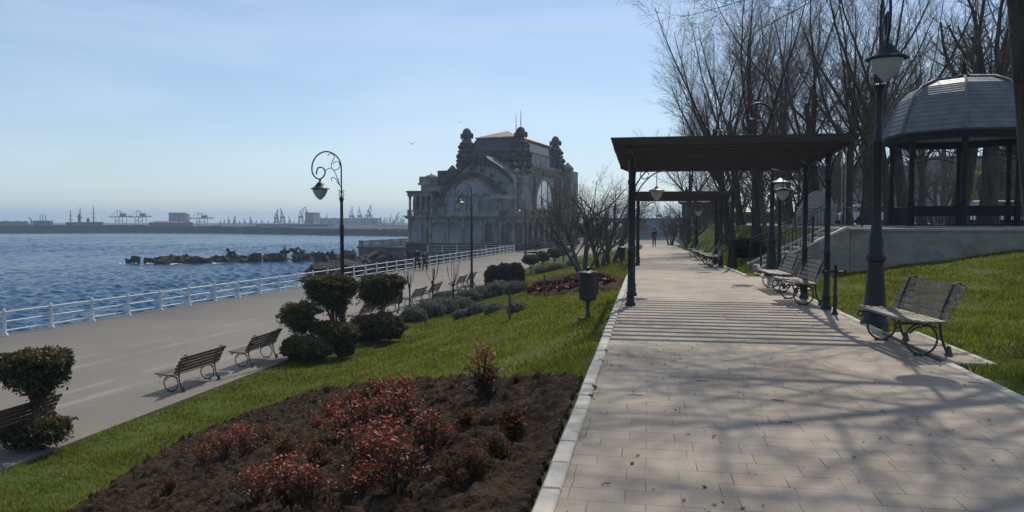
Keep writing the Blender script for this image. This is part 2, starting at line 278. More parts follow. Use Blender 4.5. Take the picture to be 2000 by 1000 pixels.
class MB:
    def __init__(s): s.v = []; s.f = []
    def add(s, V, F):
        o = len(s.v); s.v += [tuple(map(float, p)) for p in V]; s.f += [tuple(i+o for i in f) for f in F]; return s
    def box(s, x0, x1, y0, y1, z0, z1):
        return s.add([(x0, y0, z0), (x1, y0, z0), (x1, y1, z0), (x0, y1, z0), (x0, y0, z1), (x1, y0, z1), (x1, y1, z1), (x0, y1, z1)],
                     [(0, 3, 2, 1), (4, 5, 6, 7), (0, 1, 5, 4), (1, 2, 6, 5), (2, 3, 7, 6), (3, 0, 4, 7)])
    def bevbox(s, x0, x1, y0, y1, z0, z1, b=.01):
        # chamfered top edges
        V = [(x0, y0, z0), (x1, y0, z0), (x1, y1, z0), (x0, y1, z0), (x0, y0, z1-b), (x1, y0, z1-b), (x1, y1, z1-b), (x0, y1, z1-b),
             (x0+b, y0+b, z1), (x1-b, y0+b, z1), (x1-b, y1-b, z1), (x0+b, y1-b, z1)]
        return s.add(V, [(0, 3, 2, 1), (8, 9, 10, 11), (0, 1, 5, 4), (1, 2, 6, 5), (2, 3, 7, 6), (3, 0, 4, 7), (4, 5, 9, 8), (5, 6, 10, 9), (6, 7, 11, 10), (7, 4, 8, 11)])
    def lathe(s, prof, cx=0, cy=0, n=12, cap=True, a0=0):
        V = []; F = []
        for r, z in prof:
            for k in range(n):
                a = a0+2*math.pi*k/n; V.append((cx+r*math.cos(a), cy+r*math.sin(a), z))
        for i in range(len(prof)-1):
            for k in range(n):
                F.append((i*n+k, i*n+(k+1) % n, (i+1)*n+(k+1) % n, (i+1)*n+k))
        if cap: F.append(tuple(range(n))[::-1]); F.append(tuple((len(prof)-1)*n+k for k in range(n)))
        return s.add(V, F)
    def tube(s, pts, r, n=6, rs=None, closed=False):
        P = [Vector(p) for p in pts]; m = len(P); V = []; F = []
        up = None
        for i, p in enumerate(P):
            if closed: t = (P[(i+1) % m]-P[i-1])
            else: t = P[min(i+1, m-1)]-P[max(i-1, 0)]
            t.normalize()
            if up is None: up = Vector((0, 0, 1)) if abs(t.z) < .9 else Vector((1, 0, 0))
            u = up-t*up.dot(t)
            if u.length < 1e-4: u = Vector((0, 1, 0))-t*t.y
            u.normalize(); w = t.cross(u); up = u
            rr = rs[i] if rs else r
            for k in range(n):
                a = 2*math.pi*k/n; q = p+u*math.cos(a)*rr+w*math.sin(a)*rr; V.append(tuple(q))
        for i in range(m if closed else m-1):
            j = (i+1) % m
            for k in range(n): F.append((i*n+k, i*n+(k+1) % n, j*n+(k+1) % n, j*n+k))
        if not closed: F.append(tuple(range(n))[::-1]); F.append(tuple((m-1)*n+k for k in range(n)))
        return s.add(V, F)
    def bar(s, a, b, w): return s.tube([a, b], w/2*1.2, 4)
    def prism(s, poly, d0, d1, axis='y'):
        """poly in (a,z); extruded along axis from d0 to d1"""
        n = len(poly)
        mk = (lambda a, z, d: (a, d, z)) if axis == 'y' else (lambda a, z, d: (d, a, z))
        V = [mk(a, z, d0) for a, z in poly]+[mk(a, z, d1) for a, z in poly]
        F = [tuple(range(n)), tuple(range(2*n-1, n-1, -1))]+[(i, n+i, n+(i+1) % n, (i+1) % n) for i in range(n)]
        return s.add(V, F)
    def strip(s, outer, inner, d0, d1, axis='y'):
        """band between two open polylines of the same length, extruded"""
        mk = (lambda a, z, d: (a, d, z)) if axis == 'y' else (lambda a, z, d: (d, a, z))
        for i in range(len(outer)-1):
            q = [outer[i], outer[i+1], inner[i+1], inner[i]]
            s.prism(q, d0, d1, axis)
        return s
    def build(s, name, m, parent=None, smooth=False):
        me = bpy.data.meshes.new(name); me.from_pydata(s.v, [], s.f); me.update()
        if smooth:
            me.polygons.foreach_set('use_smooth', np.ones(len(me.polygons), bool)); 
            try: me.set_sharp_from_angle(angle=R(40))
            except Exception: pass
        me.materials.append(M[m] if isinstance(m, str) else m)
        return link(bpy.data.objects.new(name, me), parent)
def tag(o, label=None, cat=None, group=None, kind=None):
    if label: o['label'] = label
    if cat: o['category'] = cat
    if group: o['group'] = group
    if kind: o['kind'] = kind
    return o
def empty(name, loc=(0, 0, 0), rz=0, label=None, cat=None, group=None):
    o = bpy.data.objects.new(name, None); o.location = [float(v) for v in loc]; o.rotation_euler = (0, 0, rz); o.empty_display_size = .2
    link(o); return tag(o, label, cat, group)
def dup(root, loc, rz=0, label=None, group=None, scale=None, cat=None):
    def cp(o, par):
        c = o.copy(); link(c, par)
        for ch in KIDS.get(o.name, []) or [k for k in o.children]: cp(ch, c)
        return c
    c = cp(root, None); c.location = [float(v) for v in loc]; c.rotation_euler = (0, 0, rz)
    if label: c['label'] = label
    if group: c['group'] = group
    if cat: c['category'] = cat
    if scale: c.scale = (scale,)*3 if not hasattr(scale, '__len__') else scale
    return c
KIDS = {}
def arc(cx, cz, r, a0, a1, n):
    return [(cx+r*math.cos(R(a0+(a1-a0)*k/n)), cz+r*math.sin(R(a0+(a1-a0)*k/n))) for k in range(n+1)]
def spline(pts, sub=4):
    P = [Vector(p) for p in pts]; out = []
    for i in range(len(P)-1):
        a, b_, c, d = P[max(i-1, 0)], P[i], P[i+1], P[min(i+2, len(P)-1)]
        for k in range(sub):
            t = k/sub; out.append(.5*((2*b_)+(c-a)*t+(2*a-5*b_+4*c-d)*t*t+(3*b_-a-3*c+d)*t**3))
    return out+[P[-1]]

# ------------------------------------------------------------------ ground, path, promenade, sea
def grid(xs, ys, zf, name, m, kind='structure', smooth=True):
    X, Y = np.meshgrid(xs, ys); Z = zf(X, Y); V = np.stack([X.ravel(), Y.ravel(), Z.ravel()], 1)
    nx, ny = len(xs), len(ys); i = np.arange(nx-1)[None, :]+nx*np.arange(ny-1)[:, None]; i = i.ravel()
    F = np.stack([i, i+1, i+nx+1, i+nx], 1)
    o = npmesh(name, V, F, m, None, smooth); return tag(o, kind=kind)
xs = np.unique(np.concatenate([np.linspace(-10.32, -.64, 60), [-.63, -.61, 3.44, 3.46, 2.99, 3.01, 6.09, 6.11], np.linspace(0, 14, 50), np.linspace(15, 190, 30)]))
ys = np.unique(np.concatenate([np.linspace(-6, 40, 120), [23.99, 24.01, 25.44, 25.46], np.linspace(41, 110, 60), np.linspace(115, 260, 20)]))
def tz(X, Y):
    Z = zt(X, Y)+tn(X, Y)
    return np.where((Y > 165) & (X < 9), -6.5, Z)
grid(xs, ys, tz, 'ground', 'turf')
# walkway sheet
def strip_mesh(name, x0f, x1f, y0, y1, zf, m, dz=0, step=1.0, kind='structure'):
    yy = np.unique(np.append(np.arange(y0, y1, step), y1)); V = []
    for y in yy:
        z = float(zf(y))+dz; V += [(x0f(y), y, z), (x1f(y), y, z)]
    F = [(2*i, 2*i+1, 2*i+3, 2*i+2) for i in range(len(yy)-1)]
    o = npmesh(name, V, np.array(F), m); return tag(o, kind=kind)
strip_mesh('walkway', lambda y: -.5, lambda y: 3.33, -6, 24, zp, 'paving')
strip_mesh('walkway', lambda y: -.5, lambda y: 2.9, 24, 92, zp, 'paving', step=4)
mb = MB(); mb.box(3.43, 3.82, 9.5, 12.0, -.08, .004); tag(mb.build('bench_pad', 'paving'), kind='structure')
mb = MB(); mb.add([(3.33, 18.6, .004), (3.9, 19.4, .004), (3.9, 25.4, .004), (3.33, 25.4, .004)], [(0, 1, 2, 3)]); tag(mb.build('stair_apron', 'paving'), kind='structure')
# kerbs
def kerb(x0, x1, y0, y1, top=.035, L_=.5):
    mb = MB(); y = y0; k = 0
    while y < y1-.01:
        yb = min(y+L_, y1); zz = float(zp(y)); j = rng.uniform(-.004, .004)
        mb.bevbox(x0+j, x1+j, y+.003, yb-.003, zz-.15, zz+top+rng.uniform(-.004, .004), .012); y = yb
    return tag(mb.build('kerb', 'kerb_white'), kind='structure')
kerb(-.62, -.5, -6, 60, .03)
kerb(3.33, 3.43, -6, 9.49, .02); kerb(3.33, 3.43, 12.01, 18.6, .02); kerb(2.9, 3.0, 24.05, 60, .03, 1.0)
mb = MB(); mb.bevbox(3.82, 3.9, 9.42, 12.0, -.12, .02, .012); mb.bevbox(3.432, 3.82, 9.42, 9.498, -.12, .02, .012); tag(mb.build('kerb', 'kerb_white'), kind='structure')
# promenade
def rail_x(y): return np.interp(y, [-8, 23.5, 43.3, 70, 101.8], [-24.6, -22.3, -20.8, -19.25, -17.5])
yy = np.concatenate([np.linspace(-8, 90, 50), np.linspace(92, 101.8, 5)])
V = []; F = []
for y in yy:
    V += [(rail_x(y)-.35, y, ZPROM), (-10.32, y, ZPROM), (rail_x(y)-.35, y, -6.5)]
for i in range(len(yy)-1): F += [(3*i, 3*i+1, 3*i+4, 3*i+3), (3*i+2, 3*i, 3*i+3, 3*i+5)]
tag(npmesh('promenade', V, np.array(F), 'promenade_surface'), kind='structure')
mb = MB(); mb.add([(-17.9, 101.8, ZPROM), (-10.32, 90, ZPROM), (9.5, 90, ZPROM), (9.5, 168, ZPROM), (-17.9, 168, ZPROM), (9.5, 168, -6.5), (-17.9, 168, -6.5)], [(0, 1, 2, 3, 4), (4, 3, 5, 6)])
tag(mb.build('casino_forecourt', 'promenade_surface'), kind='structure')
mb = MB(); y = -6
while y < 92:
    mb.bevbox(-10.42, -10.3, y+.004, y+.996, -2.7, ZPROM+.008, .004); y += 1
tag(mb.build('promenade_kerb', 'promenade_surface'), kind='structure')
# sea
mb = MB(); mb.add([(-3000, -300, -4.75), (1500, -300, -4.75), (1500, 3000, -4.75), (-3000, 3000, -4.75)], [(0, 1, 2, 3)])
tag(mb.build('sea', 'sea'), kind='structure')

# wind-driven waves as real geometry, finer near the shore
def wave_sea():
    az = np.linspace(math.atan(-1300/1500), math.atan(150/1500), 640); dist = 20*np.exp(np.linspace(0, math.log(440/20), 900))
    A, D = np.meshgrid(az, dist); X = f0[0]*np.cos(A)*D+r0[0]*np.sin(A)*D; Y = f0[1]*np.cos(A)*D+r0[1]*np.sin(A)*D; Z = np.zeros_like(X)
    rg = np.random.default_rng(5); cell = D*(math.log(22)/900)
    for k in range(70):
        lam = .7*(4.2/.7)**(rg.random()**1.1); th = R(205)+rg.normal(0, .55); amp = .0115*lam**.8*rg.uniform(.6, 1.4)
        ph = 6.283/lam*(X*math.cos(th)+Y*math.sin(th))+rg.random()*6.283; att = np.clip(lam/(3*cell)-.4, 0, 1)
        sn = np.sin(ph); Z += amp*att*(sn+.25*sn*sn)
    patch = .75+.5*np.sin(X*.031+1.3*np.sin(Y*.019))*np.sin(Y*.027+X*.011); Z = SEAZ+Z*patch
    keep = (X < np.interp(Y, [-8, 23.5, 43.3, 70, 101.8, 103, 170], [-24.8, -22.5, -21.0, -19.4, -17.7, -17, -17]))
    nx, ny = X.shape[1], X.shape[0]; i = (np.arange(nx-1)[None, :]+nx*np.arange(ny-1)[:, None]).ravel(); F = np.stack([i, i+1, i+nx+1, i+nx], 1)
    F = F[keep.ravel()[F].all(1)]; used = np.unique(F); rm = np.full(X.size, -1); rm[used] = np.arange(len(used)); V = np.stack([X.ravel(), Y.ravel(), Z.ravel()], 1)[used]
    tag(npmesh('sea_waves', V, rm[F], 'sea_near', None, True), kind='structure')
SEAZ = -4.38
wm = M['sea'].copy(); M['sea_near'] = wm
for q in wm.node_tree.nodes:
    if q.type == 'BUMP': q.inputs['Distance'].default_value = .35
wave_sea()

# ------------------------------------------------------------------ flower beds + soil
def poly_world(pts): return np.array([hit(*p)[:2] for p in pts])
BED1 = np.array([hit(p[0], p[1])[:2] for p in [(150, 998), (235, 940), (350, 865), (480, 812), (600, 772), (700, 756), (820, 748), (980, 746), (1138, 744)]])
BED1 = np.vstack([BED1, [[-.66, BED1[-1, 1]], [-.66, 3.0], [BED1[0, 0]+.5, 3.0]]])
BED1[8] = [-.66, BED1[8, 1]]
BED2 = np.array([hit(*p)[:2] for p in [(1030, 578), (1080, 580), (1150, 572), (1205, 568), (1222, 545), (1150, 536), (1090, 540), (1040, 553)]])
def inside(px, py, poly):
    c = np.zeros(len(px), bool); j = len(poly)-1
    for i in range(len(poly)):
        xi, yi = poly[i]; xj, yj = poly[j]
        with np.errstate(divide='ignore', invalid='ignore'):
            t = ((yi > py) != (yj > py)) & (px < (xj-xi)*(py-yi)/(yj-yi+1e-12)+xi)
        c ^= t; j = i
    return c
def soil_bed(name, poly, step, label):
    x0, y0 = poly.min(0)-.1; x1, y1 = poly.max(0)+.1
    xs = np.arange(x0, x1, step); ys = np.arange(y0, y1, step); X, Y = np.meshgrid(xs, ys)
    ins = inside(X.ravel()+nr.normal(0, .02, X.size), Y.ravel()+nr.normal(0, .02, X.size), poly)
    Z = zt(X, Y).ravel(); H = np.zeros(X.size)
    TNZ = tn(X, Y).ravel(); Z = Z+TNZ
    for k in np.nonzero(ins)[0]:
        v = Vector((float(X.flat[k]), float(Y.flat[k]), 0))
        near = min(1, (-.5-X.flat[k])/.5) if X.flat[k] < -.5 else 0
        H[k] = .035+near*(.04*noise.noise(v*1.6)+.09*max(0, noise.noise(v*4.5))+.10*abs(noise.noise(v*9+Vector((5, 3, 1))))+.05*noise.noise(v*19)+.02*noise.noise(v*35))
    V = np.stack([X.ravel(), Y.ravel(), np.where(ins, Z+H, Z-.08)], 1); V[:, :2] += nr.uniform(-.3, .3, (len(V), 2))*step
    V[:, 0] = np.minimum(V[:, 0], -.635)
    nx, ny = X.shape[1], X.shape[0]; i = (np.arange(nx-1)[None, :]+nx*np.arange(ny-1)[:, None]).ravel()
    F = np.stack([i, i+1, i+nx+1, i+nx], 1); keep = ins[F].any(1); F = F[keep]
    used = np.unique(F); rm = np.full(len(V), -1); rm[used] = np.arange(len(used))
    o = npmesh(name, V[used], rm[F], 'soil', None, True); return tag(o, kind='structure')
soil_bed('flower_bed_soil', BED1, .03, '')
soil_bed('flower_bed_soil', BED2, .09, '')
# ------------------------------------------------------------------ grass blades
def blades(name, N, xr, yr, excl, h=(.035, .08), wfac=1.0):
    # sample by inverse depth
    k = N*3
    y = yr[0]+(yr[1]-yr[0])*nr.random(k)**2.2; x = xr[0]+(xr[1]-xr[0])*nr.random(k)
    z = zt(x, y); P = np.stack([x, y, z], 1); D = (P-CAM)@FW; S = (P-CAM)@r0
    u = 1000+1500*S/np.maximum(D, .1)
    ok = (D > 2) & (u > -120) & (u < 2120)
    for e in excl: ok &= ~e(x, y)
    P = P[ok][:N]; D = D[ok][:N]; n = len(P)
    # keep patches: bare and lush
    pat = np.array([noise.noise(Vector((a*.9, b*.9, 3))) for a, b in P[:, :2]])
    pat2 = np.array([noise.noise(Vector((a*3.5, b*3.5, 9))) for a, b in P[:, :2]])
    kk = (nr.random(n) < np.clip(.72+.9*pat+.7*pat2, .08, 1)); P = P[kk]; D = D[kk]; pat = pat[kk]; pat2 = pat2[kk]; n = len(P)
    a = nr.random(n)*6.283; hh = nr.uniform(h[0], h[1], n)*(1+.6*pat+.5*pat2); w = np.maximum(.0035, .00075*D)*nr.uniform(.7, 1.5, n)*wfac
    lean = nr.normal(0, .5, (n, 2))*hh[:, None]
    dx = np.stack([np.cos(a)*w, np.sin(a)*w, np.zeros(n)], 1)
    P[:, 2] += tn(P[:, 0], P[:, 1]); B = P-[0, 0, .012]; T = P+np.stack([lean[:, 0], lean[:, 1], hh], 1)
    V = np.stack([B-dx, B+dx, T], 1).reshape(-1, 3); F = np.arange(3*n).reshape(-1, 3)
    r = np.clip(nr.normal(.42, .2, n)-.3*pat+.2*pat2+.4*(nr.random(n) < .06), 0, 1)
    o = npmesh(name, V, F, 'grass_blade', None, False, np.repeat(r, 3)); return tag(o, kind='stuff')
inb1 = lambda x, y: inside(x, y, BED1); inb2 = lambda x, y: inside(x, y, BED2)
g1 = blades('grass', 330000, (-10.28, -.66), (3.2, 75), [inb1, inb2]); tag(g1, 'short green lawn grass on the slope left of the walkway', 'grass')
g2 = blades('grass', 110000, (3.46, 13.5), (5, 25.2), [lambda x, y: (x < 3.92) & (y > 9.4) & (y < 12.05), lambda x, y: (x < 3.95) & (y > 18.4)]); tag(g2, 'short green lawn grass right of the walkway below the wall', 'grass')
g3 = blades('grass', 30000, (2.8, 6.0), (26.5, 70), []); tag(g3, 'lawn grass beyond the stairs among the trees', 'grass')

def dead_leaves(name, n, xr, yr, label):
    x = nr.uniform(*xr, n); y = yr[0]+(yr[1]-yr[0])*nr.random(n)**1.8; z = zt(x, y)+tn(x, y); on_path = (x > -.5) & (x < 3.33); z = np.where(on_path, zp(y)+.008, z+.045)
    a = nr.random(n)*6.28; s_ = nr.uniform(.008, .022, n); dx = np.stack([np.cos(a)*s_, np.sin(a)*s_, nr.normal(0, .3, n)*s_], 1); dy = np.stack([-np.sin(a)*s_*.6, np.cos(a)*s_*.6, nr.normal(0, .3, n)*s_], 1); P = np.stack([x, y, z], 1)
    V = np.stack([P-dx, P+dy, P+dx, P-dy], 1).reshape(-1, 3); o = npmesh(name, V, np.arange(4*n).reshape(-1, 4), 'dead_leaf', None, False, np.repeat(nr.random(n), 4)); tag(o, label, 'dead leaves', kind='stuff')
mat('dead_leaf', (0, 0, 0), None, attr=True, rough=.8, bump=0, trans=.2, ramp=[(0, (.10, .06, .03)), (.5, (.2, .13, .06)), (.85, (.3, .2, .08)), (1, (.35, .25, .05))])
dead_leaves('dead_leaves', 1300, (-10.2, -.66), (4, 45), 'dry brown leaf scraps lying scattered in the left lawn')
dead_leaves('dead_leaves', 900, (3.45, 10), (6, 25), 'dry brown leaf scraps lying scattered in the right lawn')
dead_leaves('dead_leaves', 260, (-.48, 3.3), (4, 30), 'dry leaf scraps scattered over the walkway paving')
# ------------------------------------------------------------------ trees
def tubes_from(segs):
    """segs: list of (pts list, radii list, sides). Vectorised tube mesh"""
    groups = {}
    for pts, rad, sd in segs: groups.setdefault((len(pts), sd), []).append((pts, rad))
    VV = []; FF = []; off = 0
    for (n, sd), lst in groups.items():
        P = np.array([a for a, _ in lst], float); Rr = np.array([b_ for _, b_ in lst], float); m = len(lst)
        t = P[:, -1]-P[:, 0]; t /= np.linalg.norm(t, axis=1)[:, None]+1e-9
        ref = np.where(np.abs(t[:, 2:3]) < .8, np.array([[0, 0, 1.]]), np.array([[1., 0, 0]]))
        u = np.cross(t, ref); u /= np.linalg.norm(u, axis=1)[:, None]+1e-9; w = np.cross(t, u)
        ang = np.arange(sd)*2*math.pi/sd
        ring = np.cos(ang)[None, :, None]*u[:, None, :]+np.sin(ang)[None, :, None]*w[:, None, :]
        V = P[:, :, None, :]+Rr[:, :, None, None]*ring[:, None, :, :]
        VV.append(V.reshape(-1, 3))
        k = np.arange(sd); k2 = (k+1) % sd; i = np.arange(n-1)[:, None]*sd
        q = np.stack([i+k, i+k2, i+sd+k2, i+sd+k], 2).reshape(-1, 4)
        F = (np.arange(m)[:, None, None]*n*sd+q[None]).reshape(-1, 4)+off
        FF.append(F); off += m*n*sd
    return np.vstack(VV), np.vstack(FF)
def grow(seed, cfg, H, r_base, start_pts=None):
    rg = random.Random(seed); thick = []; thin = []
    def go(p, d, Ln, r, lv, gnarl=0):
        c = cfg[lv]; n = c['n']; pts = [tuple(p)]; rad = [r]; q = Vector(p); dd = Vector(d).normalized(); step = Ln/n
        end = c.get('taper', .35)
        for i in range(n):
            dd = (dd+Vector((rg.gauss(0, 1), rg.gauss(0, 1), rg.gauss(0, 1)))*c['wander']+Vector((0, 0, 1))*c['up']).normalized()
            q = q+dd*step; pts.append(tuple(q)); rad.append(r*(1-(1-end)*(i+1)/n))
        if lv == 0 and c.get('flare'): rad[0] *= c['flare']
        (thick if lv <= 1 else thin).append((pts, rad, c['sides']))
        if lv+1 < len(cfg):
            k = cfg[lv+1]; cnt = max(1, int(round(k['count']*rg.uniform(.8, 1.2)))); ph = rg.random()*6.28
            for j in range(cnt):
                f = k['from']+(1-k['from'])*((j+rg.random()*.8)/cnt); f = min(f, .999)
                a = f*n; ii = min(int(a), n-1); fr = a-ii
                A, B = Vector(pts[ii]), Vector(pts[ii+1]); pp = A.lerp(B, fr); rr = rad[ii]*(1-fr)+rad[ii+1]*fr
                dv = (B-A).normalized(); ph += 2.4+rg.uniform(-.5, .5)
                ref = Vector((0, 0, 1)) if abs(dv.z) < .95 else Vector((1, 0, 0)); u = dv.cross(ref).normalized(); w = dv.cross(u)
                an = R(rg.uniform(*k['ang'])); nd_ = dv*math.cos(an)+(u*math.cos(ph)+w*math.sin(ph))*math.sin(an)
                go(pp, nd_, Ln*k['len']*rg.uniform(.7, 1.15)*(1.1-.45*f if lv else 1.0), max(min(rr*k['rad'], rr*.95), k.get('rmin', .003)), lv+1)
    st = start_pts or [((0, 0, -.15), (rg.gauss(0, .04), rg.gauss(0, .04), 1), H, r_base)]
    for p, d, Ln, r in st: go(p, d, Ln, r, 0)
    return thick, thin
def make_tree(name, seed, cfg, H, rb, mb='bark', mt='twig', start=None, loc=(0, 0, 0), label='', cat='tree', group=None, extra=None):
    thick, thin = grow(seed, cfg, H, rb, start); root = empty(name, loc, 0, label, cat, group)
    if extra: thick += extra
    V, F = tubes_from(thick); npmesh('trunk', V, F, mb, root, True)
    V, F = tubes_from(thin); npmesh('crown', V, F, mt, root, False)
    return root
TALL = [dict(n=7, wander=.035, up=.05, sides=9, taper=.5, flare=1.45),
        dict(count=8, **{'from': .28}, ang=(12, 48), len=1.25, rad=.5, n=9, wander=.05, up=.07, sides=6, taper=.22),
        dict(count=11, **{'from': .12}, ang=(20, 48), len=.36, rad=.4, n=5, wander=.07, up=.09, sides=4, taper=.3),
        dict(count=9, **{'from': .1}, ang=(20, 50), len=.52, rad=.5, n=4, wander=.08, up=.07, sides=3, taper=.5),
        dict(count=7, **{'from': .08}, ang=(20, 50), len=.6, rad=.7, n=2, wander=.08, up=.06, sides=3, taper=.7, rmin=.0035)]
tall = [make_tree('bare_tree', s, TALL, 7.2, .27, label='x') for s in (3, 8, 21)]
POL = [dict(n=6, wander=.05, up=.05, sides=10, taper=.75, flare=1.4),
       dict(count=7, **{'from': .72}, ang=(20, 60), len=.75, rad=.42, n=7, wander=.09, up=.09, sides=6, taper=.35),
       dict(count=11, **{'from': .1}, ang=(20, 60), len=.4, rad=.4, n=5, wander=.12, up=.06, sides=4, taper=.3),
       dict(count=8, **{'from': .1}, ang=(25, 60), len=.5, rad=.5, n=3, wander=.12, up=.04, sides=3, taper=.4),
       dict(count=5, **{'from': .1}, ang=(25, 60), len=.5, rad=.6, n=2, wander=.1, up=.02, sides=3, taper=.5)]
pol = [make_tree('pollard_tree', s, POL, 7.5, .42, label='x') for s in (5, 14)]
SHR = [dict(n=4, wander=.09, up=.05, sides=7, taper=.6),
       dict(count=4, **{'from': .35}, ang=(15, 45), len=.95, rad=.7, n=6, wander=.1, up=.05, sides=5, taper=.35),
       dict(count=7, **{'from': .15}, ang=(20, 55), len=.6, rad=.5, n=5, wander=.12, up=.04, sides=4, taper=.35),
       dict(count=7, **{'from': .1}, ang=(20, 55), len=.55, rad=.5, n=3, wander=.12, up=.04, sides=3, taper=.4),
       dict(count=4, **{'from': .1}, ang=(20, 50), len=.5, rad=.6, n=2, wander=.1, up=.02, sides=3, taper=.5)]
def shrub_start(seed, k, spread, H, r):
    q = random.Random(seed); out = []
    for i in range(k):
        a = 6.28*i/k+q.uniform(-.4, .4); sp = spread*q.uniform(.5, 1.2)
        out.append(((.1*math.cos(a), .1*math.sin(a), -.1), (sp*math.cos(a), sp*math.sin(a), 1), H*q.uniform(.8, 1.15), r*q.uniform(.7, 1.1)))
    return out
shr = [make_tree('multi_stem_tree', s, SHR, 2, .1, 'bark_grey', 'twig', shrub_start(s, 4, .45, 1.9, .085), label='x') for s in (2, 9)]
def place(srcs, used, i, px, D, sc, rz, label, cat='tree', group=None, z=None):
    p = at(px, 433, D); zz = float(zt(p[0], p[1])) if z is None else z
    src = srcs[i]
    if id(src) not in used:
        used.add(id(src)); o = src; o.location = (float(p[0]), float(p[1]), zz); o.rotation_euler = (0, 0, rz); o['label'] = label
        o.scale = (sc,)*3 if not hasattr(sc, '__len__') else sc
        if group: o['group'] = group
        return o
    return dup(src, (p[0], p[1], zz), rz, label, group, sc)
used = set()
TG = 'bare trees standing in the park'
for i, px, D, sc, lab in [
    (0, 1425, 47, 1.0, 'tall bare tree nearest the open sky, just right of the second pergola'),
    (1, 1478, 40, .95, 'tall bare tree with a dark trunk rising behind the middle of the front pergola roof'),
    (2, 1405, 56, .9, 'bare tree behind the left half of the front pergola roof, nearest the sky'),
    (1, 1448, 54, 1.05, 'bare tree behind the middle of the front pergola roof, set back'),
    (2, 1345, 78, 1.0, 'bare tree far down the walkway, seen under the left half of the front pergola'),
    (1, 1545, 56, 1.15, 'tall bare tree behind the right half of the front pergola roof'),
    (0, 1598, 47, 1.08, 'tall bare tree left of the pair of flag poles'),
    (2, 1655, 44, 1.02, 'tall bare tree directly behind the thin flag poles'),
    (0, 1700, 62, 1.2, 'bare tree between the flag poles and the big street lamp, set far back'),
    (1, 1742, 37, .98, 'tall bare tree whose trunk rises right behind the big lamp head'),
    (2, 1800, 66, 1.2, 'bare tree seen through the left bay of the gazebo, set far back'),
    (1, 1960, 60, 1.15, 'bare tree seen through the right bay of the gazebo'),
    (0, 1390, 95, 1.1, 'distant bare tree beyond the second pergola'),
    (2, 1520, 88, 1.2, 'distant bare tree behind the pale pavilion roof'),
    (1, 1620, 92, 1.25, 'distant bare tree right of the pale pavilion roof'),
    (0, 1840, 90, 1.3, 'distant bare tree behind the gazebo, left of its middle'),
    (2, 2040, 48, 1.1, 'bare tree at the right edge of the view behind the gazebo')]:
    place(tall, used, i, px, D, sc, rng.random()*6.28, lab, 'tree', TG)
for i, px, D, sc, lab in [(0, 1868, 40, 1.06, 'thick pollarded tree with a swollen head above the top of the gazebo'), (1, 1930, 38, .98, 'forked pollarded tree above the right side of the gazebo roof'),
                          (1, 1690, 52, .95, 'pollarded tree with a dark knotty head left of the big lamp'), (0, 1770, 50, .9, 'pollarded tree just left of the gazebo roof')]:
    place(pol, used, i, px, D, sc, rng.random()*6.28, lab, 'tree', TG)
# big tree at the right edge: leaning trunk, boughs that reach over the walkway
BIGC = [dict(n=8, wander=.012, up=.0, sides=12, taper=.5, flare=1.3),
        dict(count=8, **{'from': .55}, ang=(25, 65), len=.6, rad=.42, n=8, wander=.09, up=.05, sides=7, taper=.3),
        dict(count=9, **{'from': .15}, ang=(25, 60), len=.6, rad=.55, n=6, wander=.12, up=.03, sides=5, taper=.3),
        dict(count=8, **{'from': .15}, ang=(25, 55), len=.5, rad=.6, n=4, wander=.12, up=.02, sides=3, taper=.4),
        dict(count=5, **{'from': .1}, ang=(25, 55), len=.5, rad=.6, n=2, wander=.1, up=.0, sides=3, taper=.5)]
bt = at(2076, 433, 15.5)
make_tree('leaning_tree', 4, BIGC, 8.2, .44, 'bark', 'twig', start=[((0, 0, -.2), (-.15, -.03, 1), 10.5, .48), ((-.95, -.15, 6.2), (-.97, .1, .22), 4.6, .06), ((-1.2, -.2, 8.3), (-.8, -.3, .2), 5.5, .12), ((-1.4, -.2, 9.2), (-.9, .2, .2), 5.2, .1), ((-1.3, -.2, 9.6), (-.5, -.8, .2), 6, .11), ((-1.5, -.2, 10.4), (-1, -.55, .2), 6, .11), ((-1.3, -.2, 8.8), (-.15, -1, .25), 6, .1)],
          loc=(bt[0], bt[1], float(zt(bt[0], bt[1]))), label='huge dark leaning tree trunk cut off by the right edge of the view', cat='tree')
# smaller bare multi-stem trees on the lawn
used2 = set()
for i, (px, py, sc, rz, lab) in enumerate([(1140, 535, 1.12, .5, 'low multi-stem bare tree on the lawn behind the near litter bin, leaning left'),
                                  (1172, 522, 1.1, 2.4, 'multi-stem bare tree on the lawn just left of the far litter bin'),
                                  (1193, 515, 1.0, 4.0, 'multi-stem bare tree beside the walkway kerb behind the pergola post'),
                                  (1120, 505, 1.15, 1.4, 'farther multi-stem bare tree in front of the big arched casino window')]):
    p = hit(px, py); place(shr, used2, i % 2, px, depth(p), sc*1.25, rz, lab, 'tree', 'multi-stem trees on the lawn', z=float(p[2]))
for i, (px, D, sc, lab) in enumerate([(1345, 62, 1.0, 'bare bush left of the low pavilion, beyond the far benches'), (1310, 84, 1.1, 'bare bush near the end of the walkway, left of it the walker'),
      (1500, 44, 1.25, 'bare bush right of the dark clipped hedge'), (1545, 50, 1.3, 'bare bush behind the stair railing'), (1590, 58, 1.4, 'bare bush beside the pale curved monument'),
      (1640, 66, 1.5, 'bare bush behind the feet of the flag poles'), (1700, 70, 1.7, 'bare bush beyond the plaza railing, left of the gazebo'), (1765, 72, 1.7, 'bare bush behind the left gazebo column'),
      (1830, 74, 1.7, 'bare bush behind the gazebo, second bay'), (1895, 70, 1.7, 'bare bush behind the middle gazebo column'), (1990, 74, 1.7, 'bare bush behind the right gazebo column'), (1445, 70, 1.3, 'bare bush behind the dark clipped hedge'),
      (1480, 80, 1.4, 'bare bush below the pale pavilion roof')]):
    place(shr, used2, i % 2, px, D, sc*1.3, rng.random()*6, lab, 'bush', 'bare bushes in the park')

